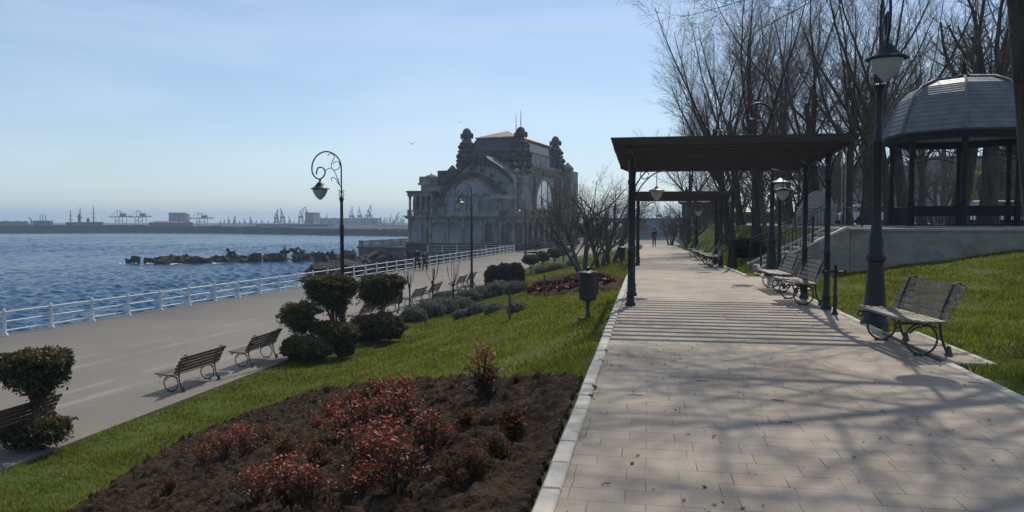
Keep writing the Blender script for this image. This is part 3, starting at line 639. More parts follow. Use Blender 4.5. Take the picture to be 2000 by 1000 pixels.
# ------------------------------------------------------------------ leafy things
def leaf_cloud(n, fn, size, rg=nr, elong=1.6, flat=0):
    """fn(n)->(P, Nrm) ; returns V,F,rnd of small random quads"""
    P, Nn = fn(n); a = rg.normal(0, 1, (n, 3)); a += Nn*flat; a /= np.linalg.norm(a, axis=1)[:, None]
    b_ = np.cross(a, rg.normal(0, 1, (n, 3))); b_ /= np.linalg.norm(b_, axis=1)[:, None]+1e-9
    s = size*rg.uniform(.6, 1.4, n)[:, None]
    V = np.stack([P-a*s*elong*.5, P+b_*s*.5, P+a*s*elong*.5+Nn*s*.3, P-b_*s*.5], 1).reshape(-1, 3)
    return V, np.arange(4*n).reshape(-1, 4)
def ellipsoid_pts(c, rad, n, shell=.32, seed=0, lump=.16, droop=0):
    d = nr.normal(0, 1, (n, 3)); d /= np.linalg.norm(d, axis=1)[:, None]
    lum = np.array([noise.noise(Vector((x*2.1+seed, y*2.1, z*2.1))) for x, y, z in d])*lump*1.4+np.array([noise.noise(Vector((x*6+seed, y*6, z*6))) for x, y, z in d])*lump
    r = 1+lum-np.abs(nr.normal(0, shell*.5, n))
    P = np.array(c)+d*np.array(rad)*r[:, None]
    if droop: 
        k = (d[:, 2] < -.2) & (nr.random(n) < .35); P[k, 2] -= droop*nr.random(k.sum())
    return P, d
def core(c, rad, k=.78, seed=0, name='foliage_core', m='core_dark', parent=None):
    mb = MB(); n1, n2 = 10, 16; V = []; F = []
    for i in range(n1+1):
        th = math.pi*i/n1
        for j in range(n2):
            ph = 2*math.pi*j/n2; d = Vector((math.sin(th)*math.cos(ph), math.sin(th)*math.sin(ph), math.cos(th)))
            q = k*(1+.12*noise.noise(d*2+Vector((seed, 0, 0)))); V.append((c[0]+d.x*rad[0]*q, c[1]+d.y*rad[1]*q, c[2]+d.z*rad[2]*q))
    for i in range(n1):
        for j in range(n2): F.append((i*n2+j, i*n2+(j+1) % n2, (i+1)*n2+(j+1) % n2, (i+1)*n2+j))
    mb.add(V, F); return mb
def plant(name, base, balls, leafm, size, dens, label, cat, group=None, stems=True, corem='core_dark', lump=.16, droop=0, stem_r=.035, shell=.3, topbias=None):
    """balls: list of (dx,dy,z,rx,ry,rz) local"""
    root = empty(name, base, 0, label, cat, group); Vs = []; Fs = []; Rs = []; off = 0; cm = MB()
    for i, (dx, dy, z, rx, ry, rz) in enumerate(balls):
        sd = rng.random()*50; area = 4*math.pi*((rx*ry+rx*rz+ry*rz)/3); n = int(dens*area)
        P, d = ellipsoid_pts((dx, dy, z), (rx, ry, rz), n, shell, sd, lump, droop)
        V, F = leaf_cloud(n, lambda k: (P, d), size, flat=.8)
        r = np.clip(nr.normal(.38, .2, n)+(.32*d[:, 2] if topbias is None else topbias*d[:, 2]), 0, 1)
        Vs.append(V); Fs.append(F+off); Rs.append(np.repeat(r, 4)); off += len(V)
        c = core((dx, dy, z), (rx, ry, rz), .72, sd); c.build('foliage_core', corem, root, True)  # solid lump filling the leaf shell, mostly darker than the leaves
    npmesh('foliage', np.vstack(Vs), np.vstack(Fs), leafm, root, False, np.concatenate(Rs))
    if stems:
        sm_ = MB(); top = max(b_[2] for b_ in balls)
        mx_ = [b_ for b_ in balls if b_[2] == top][0]
        sm_.tube([(0, 0, -.15), (mx_[0]*.3, mx_[1]*.3, top*.35), (mx_[0]*.8, mx_[1]*.8, top*.7), (mx_[0], mx_[1], top)], stem_r, 7, rs=[stem_r*1.5, stem_r, stem_r, stem_r*.8]); 
        for s_ in (-1, 1): sm_.tube([(0, 0, top*.3), (mx_[0]+s_*mx_[3]*.4, mx_[1], top*.85)], stem_r*.5, 5)
        sm_.build('stem', 'bark_grey', root, True)
    return root
def pix_plant(name, bx, by, balls, leafm, size, dens, label, cat, group=None, D=None, **kw):
    """balls in pixels (cx, cy, rx, ry[, depth shift]) relative to the picture, at the depth of the base"""
    p = hit(bx, by) if D is None else np.array([*at(bx, 433, D)[:2], 0.]); 
    if D is not None: p[2] = float(zt(p[0], p[1])) if p[0] > -10.3 else ZPROM
    Dp = depth(p); out = []
    for q in balls:
        cx, cy, rx, ry = q[:4]; dd = q[4] if len(q) > 4 else 0
        c = at(cx, cy, Dp+dd)-p; s = (Dp+dd)/1500; out.append((c[0], c[1], c[2], rx*s, rx*s*(.9 if len(q) < 6 else q[5]), ry*s))
    return plant(name, p, out, leafm, size, dens, label, cat, group, **kw)
TOPI = 'clipped thuja topiaries along the promenade lawn'
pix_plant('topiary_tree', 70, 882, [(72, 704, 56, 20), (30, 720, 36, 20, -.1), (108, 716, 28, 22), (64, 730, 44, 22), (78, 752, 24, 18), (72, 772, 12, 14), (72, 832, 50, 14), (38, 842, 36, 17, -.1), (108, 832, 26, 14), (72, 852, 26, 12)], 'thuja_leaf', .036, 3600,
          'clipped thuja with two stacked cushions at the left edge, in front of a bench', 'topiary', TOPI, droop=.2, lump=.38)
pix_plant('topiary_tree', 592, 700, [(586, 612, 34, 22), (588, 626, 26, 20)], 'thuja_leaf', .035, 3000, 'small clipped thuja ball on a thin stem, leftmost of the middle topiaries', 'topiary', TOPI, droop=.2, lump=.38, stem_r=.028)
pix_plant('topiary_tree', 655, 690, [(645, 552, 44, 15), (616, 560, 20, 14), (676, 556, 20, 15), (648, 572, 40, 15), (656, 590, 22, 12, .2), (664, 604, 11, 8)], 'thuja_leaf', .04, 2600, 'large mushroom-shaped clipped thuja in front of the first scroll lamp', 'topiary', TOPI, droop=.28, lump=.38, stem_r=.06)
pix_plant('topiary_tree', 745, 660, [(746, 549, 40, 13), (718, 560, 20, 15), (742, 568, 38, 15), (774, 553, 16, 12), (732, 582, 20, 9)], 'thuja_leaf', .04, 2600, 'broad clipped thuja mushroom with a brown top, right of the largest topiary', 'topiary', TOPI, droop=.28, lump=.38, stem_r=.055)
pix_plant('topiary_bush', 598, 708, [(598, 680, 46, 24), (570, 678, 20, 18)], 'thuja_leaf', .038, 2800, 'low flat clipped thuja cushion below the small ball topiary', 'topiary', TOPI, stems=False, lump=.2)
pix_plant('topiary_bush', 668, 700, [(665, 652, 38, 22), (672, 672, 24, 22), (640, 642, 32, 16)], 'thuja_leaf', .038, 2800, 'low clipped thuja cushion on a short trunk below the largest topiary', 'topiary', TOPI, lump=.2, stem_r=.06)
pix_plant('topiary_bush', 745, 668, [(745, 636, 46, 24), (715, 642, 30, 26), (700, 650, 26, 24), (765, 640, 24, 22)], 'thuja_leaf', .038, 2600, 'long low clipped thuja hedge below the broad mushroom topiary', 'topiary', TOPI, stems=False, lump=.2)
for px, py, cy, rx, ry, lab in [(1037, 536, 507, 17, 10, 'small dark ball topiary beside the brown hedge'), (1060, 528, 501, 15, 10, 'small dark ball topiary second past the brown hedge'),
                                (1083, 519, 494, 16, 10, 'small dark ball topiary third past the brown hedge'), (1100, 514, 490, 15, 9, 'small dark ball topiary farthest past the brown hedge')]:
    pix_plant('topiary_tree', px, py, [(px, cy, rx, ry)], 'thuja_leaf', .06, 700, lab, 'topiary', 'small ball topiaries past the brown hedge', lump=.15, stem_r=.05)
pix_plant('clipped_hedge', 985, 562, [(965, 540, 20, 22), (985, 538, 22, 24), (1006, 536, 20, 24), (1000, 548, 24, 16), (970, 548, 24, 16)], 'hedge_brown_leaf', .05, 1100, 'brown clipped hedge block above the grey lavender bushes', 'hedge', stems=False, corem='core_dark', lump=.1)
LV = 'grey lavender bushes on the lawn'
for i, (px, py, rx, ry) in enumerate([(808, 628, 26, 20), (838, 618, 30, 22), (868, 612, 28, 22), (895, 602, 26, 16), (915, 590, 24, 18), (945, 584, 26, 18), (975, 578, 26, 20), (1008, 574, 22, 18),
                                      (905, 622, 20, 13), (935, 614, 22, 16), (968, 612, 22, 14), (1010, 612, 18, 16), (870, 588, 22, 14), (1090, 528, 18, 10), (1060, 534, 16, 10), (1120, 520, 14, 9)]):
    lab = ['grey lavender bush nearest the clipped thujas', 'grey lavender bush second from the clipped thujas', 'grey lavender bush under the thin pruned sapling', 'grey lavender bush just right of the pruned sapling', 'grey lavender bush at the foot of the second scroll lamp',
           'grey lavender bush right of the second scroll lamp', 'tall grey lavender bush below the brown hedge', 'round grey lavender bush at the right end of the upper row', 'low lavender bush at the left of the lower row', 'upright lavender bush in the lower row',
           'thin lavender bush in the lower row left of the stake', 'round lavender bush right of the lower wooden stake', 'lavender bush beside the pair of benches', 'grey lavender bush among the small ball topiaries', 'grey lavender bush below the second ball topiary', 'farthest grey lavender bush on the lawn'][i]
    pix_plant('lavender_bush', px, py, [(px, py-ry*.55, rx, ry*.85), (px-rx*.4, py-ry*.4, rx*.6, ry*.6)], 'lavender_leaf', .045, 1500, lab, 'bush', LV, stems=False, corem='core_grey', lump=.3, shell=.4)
pix_plant('clipped_hedge', 1455, 506, [(1438, 486, 14, 18), (1452, 484, 16, 20), (1470, 485, 16, 20), (1486, 488, 12, 16)], 'hedge_green_leaf', .07, 800, 'dark green clipped hedge on the lawn right of the far benches', 'hedge', stems=False, lump=.08)
pix_plant('budding_bush', 1965, 440, [(1960, 330, 40, 60), (1985, 300, 36, 50), (1930, 360, 30, 42), (1950, 385, 50, 30)], 'spring_leaf', .16, 22, 'yellow-green budding tree behind the right bay of the gazebo', 'tree', D=52, corem='twig', lump=.35, shell=1.0)
pix_plant('evergreen_bush', 1430, 470, [(1425, 462, 22, 8), (1452, 458, 18, 7)], 'hedge_green_leaf', .09, 300, 'low evergreen bush on the rise behind the dark hedge', 'bush', D=52, stems=False)
# red roses
def make_rose(seed, h, w, leafm, nleaf, dens=1):
    q = random.Random(seed); root = empty('rose_bush', (0, 0, 0), 0, 'x', 'rose bush', None)
    st = MB(); tips = []
    for k in range(q.randint(13, 17)):
        a = q.random()*6.28; sp = w*q.uniform(.2, .95); hh = h*q.uniform(.4, 1.0)
        pts = [Vector((0, 0, -.03)), Vector((math.cos(a)*sp*.45, math.sin(a)*sp*.45, hh*.45)), Vector((math.cos(a)*sp+q.gauss(0, .02), math.sin(a)*sp+q.gauss(0, .02), hh))]
        st.tube(pts, .006, 4, rs=[.008, .006, .003])
        for j in range(3):
            f = q.uniform(.4, .9); b0 = pts[1].lerp(pts[2], f) if f > .5 else pts[0].lerp(pts[1], f*2)
            e = b0+Vector((q.gauss(0, .07), q.gauss(0, .07), q.uniform(.03, .12))); st.tube([b0, e], .003, 3); tips.append((b0, e))
        tips.append((pts[1], pts[2]))
    st.build('stems', 'rose_stem', root)
    P = []; Rn = []
    for b0, e in tips:
        base = q.random()*.7
        for j in range(nleaf):
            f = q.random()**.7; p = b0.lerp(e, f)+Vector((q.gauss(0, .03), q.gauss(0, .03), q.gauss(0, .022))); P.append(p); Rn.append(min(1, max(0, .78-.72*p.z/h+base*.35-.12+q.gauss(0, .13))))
    V = []; F = []; rn = []
    for p, r in zip(P, Rn):
        d = Vector((q.gauss(0, 1), q.gauss(0, 1), q.gauss(0, .45))).normalized(); u = Vector((q.gauss(0, .35), q.gauss(0, .35), 1)).normalized(); s_ = d.cross(u).normalized()
        L_ = q.uniform(.022, .045); Wd = L_*.36; o = len(V); cup = u*L_*.16
        V += [p, p+d*L_*.35+s_*Wd+cup, p+d*L_*.75+s_*Wd*.8+cup, p+d*L_, p+d*L_*.75-s_*Wd*.8+cup, p+d*L_*.35-s_*Wd+cup, p+d*L_*.5]
        F += [(o, o+1, o+6), (o+1, o+2, o+6), (o+2, o+3, o+6), (o+3, o+4, o+6), (o+4, o+5, o+6), (o+5, o, o+6)]; rn += [r]*7
    npmesh('leaves', np.array([tuple(v) for v in V]), np.array(F), leafm, root, False, rn); return root
mat('rose_stem', (.06, .02, .014), (.05, .045, .02), 30, .6, 0)
roses = [make_rose(31+k, .31+.05*k, .25, 'rose_leaf', 7) for k in range(4)]; tallrose = make_rose(77, .62, .16, 'rose_leaf', 13)
brown = [make_rose(90+k, .2, .13, 'rose_leaf_brown', 7) for k in range(2)]
ro = set()
def put(src, px, py, sc, label, group):
    p = hit(px, py); loc = (p[0], p[1], p[2]+.04); rz = rng.random()*6.28
    if id(src) not in ro: ro.add(id(src)); src.location = loc; src.rotation_euler = (0, 0, rz); src['label'] = label; src['group'] = group; src.scale = (sc,)*3; return
    dup(src, loc, rz, label, group, sc)
RG = 'red-leaved rose bushes in the near flower bed'
big = 'big middle rose clump'; lft = 'left cluster of red rose bushes by the grass'
RL = [(648, 832, .95, 'red rose bush at the far left of the '+big), (690, 812, .9, 'red rose bush second from left at the back of the '+big), (735, 806, 1.05, 'tallest red rose bush at the back of the '+big), (785, 812, 1.0, 'red rose bush at the back right of the '+big),
 (665, 868, 1, 'red rose bush at the left of the middle row of the '+big), (705, 850, 1, 'red rose bush at the very heart of the '+big), (752, 846, .95, 'red rose bush right of the heart of the '+big), (800, 838, .8, 'small red rose bush at the right edge of the '+big),
 (700, 905, .95, 'red rose bush at the front left of the '+big), (745, 892, .9, 'red rose bush at the front right of the '+big), (730, 955, 1.0, 'red rose bush standing in front of the '+big), (772, 985, 1.0, 'red rose bush near the bottom edge of the bed'), (705, 990, .8, 'red rose bush cut by the bottom edge below the big clump'),
 (398, 915, .85, 'leftmost bush of the '+lft), (440, 905, .95, 'second bush from the left in the '+lft), (478, 905, .95, 'fullest bush in the middle of the '+lft), (418, 880, .75, 'small rear bush at the left of the '+'left rose cluster by the grass'), (520, 872, .7, 'rightmost bush of the '+lft), (455, 868, .7, 'small bush at the back of the '+lft),
 (838, 905, .95, 'red rose bush with upright shoots right of the big clump'), (865, 882, .6, 'little red rose bush touching the upright one right of the clump'), (500, 1000, .9, 'red rose bush at the bottom edge, left one of three'), (560, 1005, .95, 'red rose bush at the bottom edge, middle one of three'), (600, 1010, .85, 'red rose bush at the bottom edge, right one of three'),
 (520, 965, .55, 'small red rose bush below the left cluster'), (655, 800, .6, 'small red rose bush by the grass edge behind'), (620, 850, .5, 'tiny red rose plant left of the big clump')]
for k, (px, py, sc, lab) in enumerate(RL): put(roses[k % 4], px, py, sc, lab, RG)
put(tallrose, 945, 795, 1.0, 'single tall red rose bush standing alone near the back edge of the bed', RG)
for i, (px, py, sc, lab) in enumerate([(1003, 870, 1.1, 'largest low brownish rose plant at the right of the bed, near the white kerb'), (905, 850, .8, 'low brownish rose plant right of the upright-shooted red bush'), (975, 915, .8, 'low brownish rose plant in front of the one by the kerb'),
        (560, 905, 1.0, 'low brownish rose plant between the left cluster and the big clump'), (620, 925, .9, 'low brownish rose plant at the lower left of the big clump'), (880, 960, .7, 'tiny brownish plant in the lower right of the bed'), (930, 950, .8, 'small brownish plant in the lower right, nearer the kerb'),
        (640, 775, .8, 'brownish rose plant at the grass edge left of the big clump'), (330, 975, .8, 'lone brownish plant in the bottom left corner of the bed'), (620, 895, .7, 'small brownish plant touching the left of the big clump'), (1010, 760, .5, 'tiny brownish sprout at the back edge of the bed, left of two'), (1050, 755, .5, 'tiny brownish sprout at the back edge of the bed, right of two')]):
    put(brown[i % 2], px, py, sc, lab, 'small brownish rose plants in the near bed')
# barberry in the far bed: countable low bushes
bb = []
for i, (px, py) in enumerate([(1042, 574), (1062, 573), (1082, 572), (1102, 572), (1122, 568), (1070, 562), (1092, 560), (1112, 556), (1170, 556), (1180, 550), (1165, 546), (1190, 558), (1130, 556), (1150, 548), (1055, 564)]):
    pix_plant('red_barberry_bush', px, py, [(px, py-6, 13, 8)], 'barberry_leaf', .045, 1500, 'low dark red bush in the far flower bed, ' + ('left of the big litter bin' if px < 1135 else 'right of the big litter bin'), 'bush', 'red bushes in the far bed ' + ('left' if px < 1135 else 'right'), stems=False, lump=.3, shell=.5)
# weeds in the kerb joint
wv = []
for i, (px, py) in enumerate([(1187, 660), (1181, 686), (1173, 706), (1160, 758), (1152, 775), (1205, 585), (1210, 560)]):
    p = on(px, py, .01); pl_ = plant('kerb_weed', p, [(0, 0, .012, .012 if px > 1190 and px < 1215 else .035, .045, .012)], 'weed_leaf', .012, 9000, 'tiny weed tuft in a joint at the left side of the paving', 'weed', 'weeds along the left kerb', stems=False, lump=.5, shell=1.2)

# ------------------------------------------------------------------ street furniture
def make_bench(wood='bench_wood', L_=1.62):
    root = empty('park_bench', (0, 0, 0), 0, 'x', 'bench', None); hl = L_/2
    xs_ = [-.27, -.17, -.07, .03, .13]
    for x in xs_:
        zz = .425+.02*abs(x+.05)/.2 if x < -.1 else .425; m = MB(); m.bevbox(x-.042, x+.042, -hl, hl, zz-.016, zz+.014, .006); m.build('seat_slat', wood, root)
    for k in range(5):
        z = .49+k*.082; x = .20+.028*k+.004*k*k; m = MB(); t = .3
        c, s_ = math.cos(t), math.sin(t); w, d = .034, .012
        V = []
        for y in (-hl, hl):
            for (a, b_) in ((-d, -w), (d, -w), (d, w), (-d, w)): V.append((x+a*c+b_*s_, y, z-a*s_+b_*c))
        m.add(V, [(0, 1, 2, 3), (7, 6, 5, 4), (0, 4, 5, 1), (1, 5, 6, 2), (2, 6, 7, 3), (3, 7, 4, 0)]); m.build('back_slat', wood, root)
    for y in (-hl+.2, hl-.2):
        m = MB(); r = .017
        m.tube([(p.x, y, p.z) for p in spline([(.30, y, 0), (.235, y, .12), (.19, y, .3), (.19, y, .44), (.235, y, .62), (.33, y, .86)])], r, 6, rs=None)
        m.tube([(p.x, y, p.z) for p in spline([(.33, y, .86), (.40, y, .88), (.43, y, .82), (.39, y, .77), (.32, y, .74)])], .012, 6)
        m.tube([(a, y, b_) for a, b_ in arc(-.03, .2, .185, 0, 345, 24)], .014, 6, closed=True)
        m.tube([(p.x, y, p.z) for p in spline([(-.33, y, .40), (-.28, y, .385), (-.15, y, .39), (.0, y, .395), (.19, y, .40)])], .016, 6)
        m.tube([(p.x, y, p.z) for p in spline([(-.33, y, .40), (-.35, y, .36), (-.31, y, .33), (-.28, y, .36)])], .011, 5)
        m.tube([(p.x, y, p.z) for p in spline([(.16, y, .33), (.05, y, .36), (-.1, y, .33), (-.17, y, .26)])], .011, 5)
        m.box(-.12, .05, y-.03, y+.03, 0, .018); m.lathe([(.055, 0), (.045, .02), (.02, .12)], .29, y, 8)
        m.tube([(p.x, y, p.z) for p in spline([(.36, y, .70), (.33, y, .64), (.27, y, .62)])], .011, 5)
        m.build('side_frame', 'iron_worn', root, True)
    return root
benchA = make_bench('bench_wood'); benchB = make_bench('bench_wood_red', 1.88)
benchA.location = (3.24, 10.55, .005); benchA.rotation_euler = (0, 0, R(5)); benchA['label'] = 'weathered slatted bench on the right edge of the walkway, nearest of all'; benchA['group'] = 'benches along the walkway'
BW = 'benches along the walkway'
for x, y, rz, lab in [(2.98, 16.2, 3, 'slatted bench inside the front pergola, in front of its right rear post'), (3.0, 18.8, 2, 'slatted bench just past the front pergola, by the stairs')]:
    dup(benchA, (x, y, .005), R(rz), lab, BW)
for i, y in enumerate([30.5, 33.5, 38.5, 43.5]): dup(benchA, (2.5, y, float(zp(y))), 0, ['slatted bench in the shade of the second pergola', 'pale slatted bench just past the second pergola', 'third slatted bench in the far row beyond the pergola', 'farthest slatted bench down the walkway'][i], BW)
BP = 'benches along the promenade'
for i, (y, lab) in enumerate([(11.5, 'brown bench on the promenade cut by the left edge, behind the two-tier topiary'), (17.1, 'brown bench on the promenade standing in full view at the left, seen from behind'), (20.25, 'brown bench on the promenade second in the clear pair, next to the low topiary'),
                  (28.6, 'brown promenade bench half hidden behind the topiary stems, left one'), (31.4, 'brown promenade bench half hidden behind the topiary stems, right one'), (35.4, 'brown promenade bench right beside the promenade litter bin'), (38.3, 'brown promenade bench behind the pruned sapling'),
                  (44.0, 'brown promenade bench just left of the second scroll lamp'), (46.6, 'brown promenade bench just right of the second scroll lamp')]):
    loc = (-11.05, y, ZPROM)
    if i == 0: benchB.location = loc; benchB['label'] = lab; benchB['group'] = BP
    else: dup(benchB, loc, R(rng.uniform(-2, 2)), lab, BP)
# litter bins
def make_bin():
    root = empty('litter_bin', (0, 0, 0), 0, 'x', 'litter bin', None)
    m = MB(); m.lathe([(.13, .325), (.15, .34), (.158, .36), (.165, .78), (.172, .79), (.172, .81), (.155, .815)], n=20); m.build('bin_body', 'iron_worn', root, True)
    m = MB(); m.lathe([(.19, .80), (.195, .815), (.18, .83), (.1, .845), (.05, .86)], n=20); m.lathe([(.02, .855), (.035, .87), (.04, .89), (.03, .915), (.01, .925)], n=10); m.build('lid', 'iron', root, True)
    m = MB(); m.lathe([(.055, 0), (.05, .05), (.035, .1), (.03, .25), (.05, .28), (.05, .3), (.1, .325)], n=12); m.build('post', 'iron_worn', root, True)
    m = MB(); m.bevbox(-.15, .15, -.12, .12, -.04, .012, .01); m.build('footing', 'stone_dark', root)
    m = MB(); m.box(.155, .19, -.02, .02, .42, .8); m.build('hinge_strap', 'iron', root)
    return root
bn = make_bin(); p = hit(1148, 622); bn.location = (p[0], p[1], p[2]+.01); bn['label'] = 'dark cylindrical litter bin on a post in the near lawn by the kerb'; bn['group'] = 'litter bins'; bn.rotation_euler = (0, 0, .4)
p = hit(1214, 520); dup(bn, p, 1.0, 'far dark litter bin on a post beside the walkway kerb, left of the pergola post', 'litter bins')
dup(bn, (-11.1, 33.3, ZPROM), 0, 'dark litter bin on the promenade beside the benches', 'litter bins')
# scroll lamps
Zk = .00456
def make_lamp(drop=0, m='iron_brown', base_scale=1.0, label='x', group=None, pw=.062):
    root = empty('street_lamp', (0, 0, 0), 0, label, 'street lamp', group)
    X = lambda x: (x-365)*Zk; Zz = lambda z: 6.07-drop-(z-90)*Zk
    P = lambda L_: [(X(a), 0, Zz(b_)) for a, b_ in L_]
    s_ = MB(); ph = Zz(410); b = base_scale
    prof = [(.19*b, -.05), (.19*b, .06), (.165*b, .10), (.13*b, .45*b), (.105*b, .8*b), (.10*b, .9*b), (.135*b, .93*b), (.135*b, .98*b), (.10*b, 1.02*b), (.095*b, 1.2*b), (.075*b, 1.32*b), (pw, 1.5*b), (pw*.95, ph-.9), (pw*1.15, ph-.88), (pw*1.15, ph-.84), (pw*.8, ph-.8), (pw*.75, ph-.1), (pw*1.1, ph-.02), (pw*1.3, ph+.03), (pw*.8, ph+.05)]
    s_.lathe(prof, n=14); s_.build('post', m, root, True)
    a = MB()
    a.tube([(0, 0, ph), (0, 0, Zz(330))]+[tuple(q) for q in spline(P([(365, 190), (352, 145), (315, 105), (262, 90), (210, 112), (175, 165), (170, 225), (192, 265), (225, 275), (250, 252), (256, 222), (238, 198), (208, 203), (198, 245)]))], .022, 7)
    a.build('arm', m, root, True)
    a = MB()
    for pts in ([(275, 115), (300, 103), (320, 125), (303, 165), (298, 200), (322, 216), (352, 198), (352, 165), (325, 158), (310, 175)],
                [(256, 222), (285, 203), (312, 212), (332, 255), (352, 312), (365, 335)], [(298, 288), (303, 266), (325, 272), (340, 298), (350, 315)], [(352, 296), (340, 280), (352, 274)]):
        a.tube([tuple(q) for q in spline(P(pts))], .012, 5)
    for k in range(4):
        an = R(45+90*k); a.tube([(math.cos(an)*r_, math.sin(an)*r_, z_) for r_, z_ in ((.05, ph+.05), (.1, ph+.14), (.05, ph+.24), (.09, ph+.27), (.12, ph+.24))], .008, 5)
    a.build('scrollwork', m, root, True)
    hx = X(222)
    h = MB(); zt_ = Zz(275)
    h.lathe([(.02, zt_), (.035, zt_-.03), (.03, zt_-.08), (.05, zt_-.1), (.10, zt_-.13), (.13, zt_-.19), (.20, zt_-.26), (.29, zt_-.30), (.295, zt_-.32), (.25, zt_-.325)], hx, 0, 20); lh = h.build('lamp_shade', 'iron', root, True)
    g_ = MB(); g_.lathe([(.225, zt_-.33), (.22, zt_-.37), (.185, zt_-.46), (.12, zt_-.56), (.05, zt_-.63), (.0, zt_-.65)], hx, 0, 20, cap=False); g_.build('lamp_glass', 'glass_lamp', root, True)
    return root
LG = 'scroll lamps along the promenade'
lp = make_lamp(0, 'iron_brown', .9, 'tall scroll lamp standing nearest at the left, behind the topiaries', LG)
def cam_loc(X_, Z_, z): p = f0*Z_+r0*X_; return (p[0], p[1], z)
lp.location = cam_loc(-5.47, 24.7, -2.42); lp.rotation_euler = (0, 0, YAW); lp.scale = (1.05, 1.05, 1.035)
dup(lp, cam_loc(-2.3, 43.7, -2.4), YAW, 'tall scroll lamp in front of the casino gable, second from the left', LG)
dup(lp, cam_loc(1.3, 75, -2.42), YAW, 'third scroll lamp, in front of the casino corner', LG)
dup(lp, cam_loc(5.4, 108, -2.4), YAW, 'far scroll lamp in front of the casino arcade', LG); dup(lp, cam_loc(8.6, 128, -2.4), YAW, 'farthest scroll lamp near the end of the casino arcade', LG)
lp2 = make_lamp(.88, 'iron', 1.12, 'big dark street lamp with a flared foot and hanging clear lantern beside the near bench', 'park street lamps', .07)
lp2.location = (3.53, 12.85, -.02); lp2.rotation_euler = (0, 0, R(82.5))
dup(lp2, (3.67, 24.1, -.03), R(10), 'street lamp rising behind the front pergola roof near the stairs', 'park street lamps')
dup(lp2, (3.15, 30.0, float(zp(30))-.02), R(0), 'street lamp with flared foot right of the second pergola', 'park street lamps')
dup(lp2, (3.15, 52.0, float(zp(52))-.02), R(0), 'street lamp far down the walkway past the benches', 'park street lamps')
# short globe lamp by the stairs
def make_short_lamp():
    root = empty('globe_lamp', (0, 0, 0), 0, 'x', 'lamp', None)
    m = MB(); m.lathe([(.11, 0), (.1, .1), (.07, .5), (.06, .6), (.08, .62), (.055, .66), (.05, 2.45), (.07, 2.48)], n=10); m.build('post', 'iron', root, True)
    m = MB(); m.lathe([(.05, 2.48), (.17, 2.53), (.15, 2.68), (.1, 2.72)], n=14); m.build('lamp_glass', 'glass_lamp', root, True)
    m = MB(); m.lathe([(.3, 2.72), (.3, 2.74), (.12, 2.8), (.03, 2.86)], n=16); m.build('lamp_shade', 'iron', root, True); return root
sl_ = make_short_lamp(); sl_.location = (3.7, 22.9, 0); tag(sl_, 'short lamp post with flat cap standing at the foot of the stairs', 'lamp')
def pendant(loc, label, L_=.35):
    root = empty('hanging_lantern', loc, 0, label, 'lantern', 'lanterns hanging under the pergolas')
    m = MB(); m.tube([(0, 0, 0), (0, 0, -L_)], .01, 5); m.lathe([(.03, -L_), (.06, -L_-.04), (.19, -L_-.09), (.19, -L_-.11)], n=14); m.build('lamp_shade', 'iron', root, True)
    m = MB(); m.lathe([(.13, -L_-.112), (.13, -L_-.2), (.06, -L_-.3), (.01, -L_-.33)], n=14, cap=False); m.build('lamp_glass', 'glass_lamp', root, True); return root
# ------------------------------------------------------------------ pergolas
def pergola(x0, x1, ys_, yf, yr, hf, hr, zb, nsl, label):
    root = empty('pergola', ((x0+x1)/2, ys_[0], zb), 0, label, 'pergola', 'pergolas over the walkway'); cx = (x0+x1)/2
    hw = (x1-x0)/2; H = lambda y: hf+(hr-hf)*((y+ys_[0])-yf)/(yr-yf)
    for x in (-hw, hw):
        for y in (0, ys_[1]-ys_[0]):
            m = MB(); t = H(y)-.2
            m.lathe([(.10, -.02), (.10, .05), (.075, .08), (.07, .22), (.085, .24), (.06, .28), (.055, 1.0), (.065, 1.02), (.065, 1.06), (.052, 1.1), (.05, t-.5), (.065, t-.48), (.065, t-.44), (.05, t-.4), (.055, t-.02), (.10, t)], x, y, 12)
            m.build('post', 'iron', root, True)
            m = MB()
            for sg in (-1, 1):
                m.tube([tuple(q) for q in spline([(x, y+sg*.05, t-.6), (x, y+sg*.2, t-.35), (x, y+sg*.5, t-.12), (x, y+sg*.75, t-.03)])], .015, 5)
                m.tube([(x, y+sg*.22+.09*math.cos(q_), t-.13+.09*math.sin(q_)) for q_ in np.linspace(0, 6, 14)], .01, 4)
            sg = 1 if x < 0 else -1
            m.tube([tuple(q) for q in spline([(x+sg*.05, y, t-.6), (x+sg*.2, y, t-.35), (x+sg*.45, y, t-.12), (x+sg*.7, y, t-.05)])], .015, 5)
            m.tube([(x+sg*.24+.09*math.cos(q_), y, t-.14+.09*math.sin(q_)) for q_ in np.linspace(0, 6, 14)], .01, 4)
            m.build('bracket', 'iron', root, True)
        m = MB(); a, b_ = yf-ys_[0]+.1, yr-ys_[0]-.1; za, zb_ = H(a)-.13, H(b_)-.13; w = .04
        m.add([(x-w, a, za-.07), (x+w, a, za-.07), (x+w, a, za), (x-w, a, za), (x-w, b_, zb_-.07), (x+w, b_, zb_-.07), (x+w, b_, zb_), (x-w, b_, zb_)], [(3, 2, 1, 0), (4, 5, 6, 7), (0, 1, 5, 4), (1, 2, 6, 5), (2, 3, 7, 6), (3, 0, 4, 7)])
        m.build('side_beam', 'iron', root)
    for k in range(nsl):
        y = yf-ys_[0]+(yr-yf)*k/(nsl-1); z = H(y)-.128; ov = .33+rng.uniform(-.008, .008)
        m = MB(); m.prism([(-hw-ov, z+.125), (-hw-ov, z+.085), (-hw-ov+.2, z), (hw+.1, z), (hw+.16, z+.075), (hw+.16, z+.125)], y-.024, y+.024); m.build('slat', 'pergola_wood', root)
    return root
pergola(-.32, 3.26, (14.95, 17.0), 13.5, 18.6, 3.08, 2.93, 0, 14, 'front brown slatted pergola on dark posts spanning the walkway')
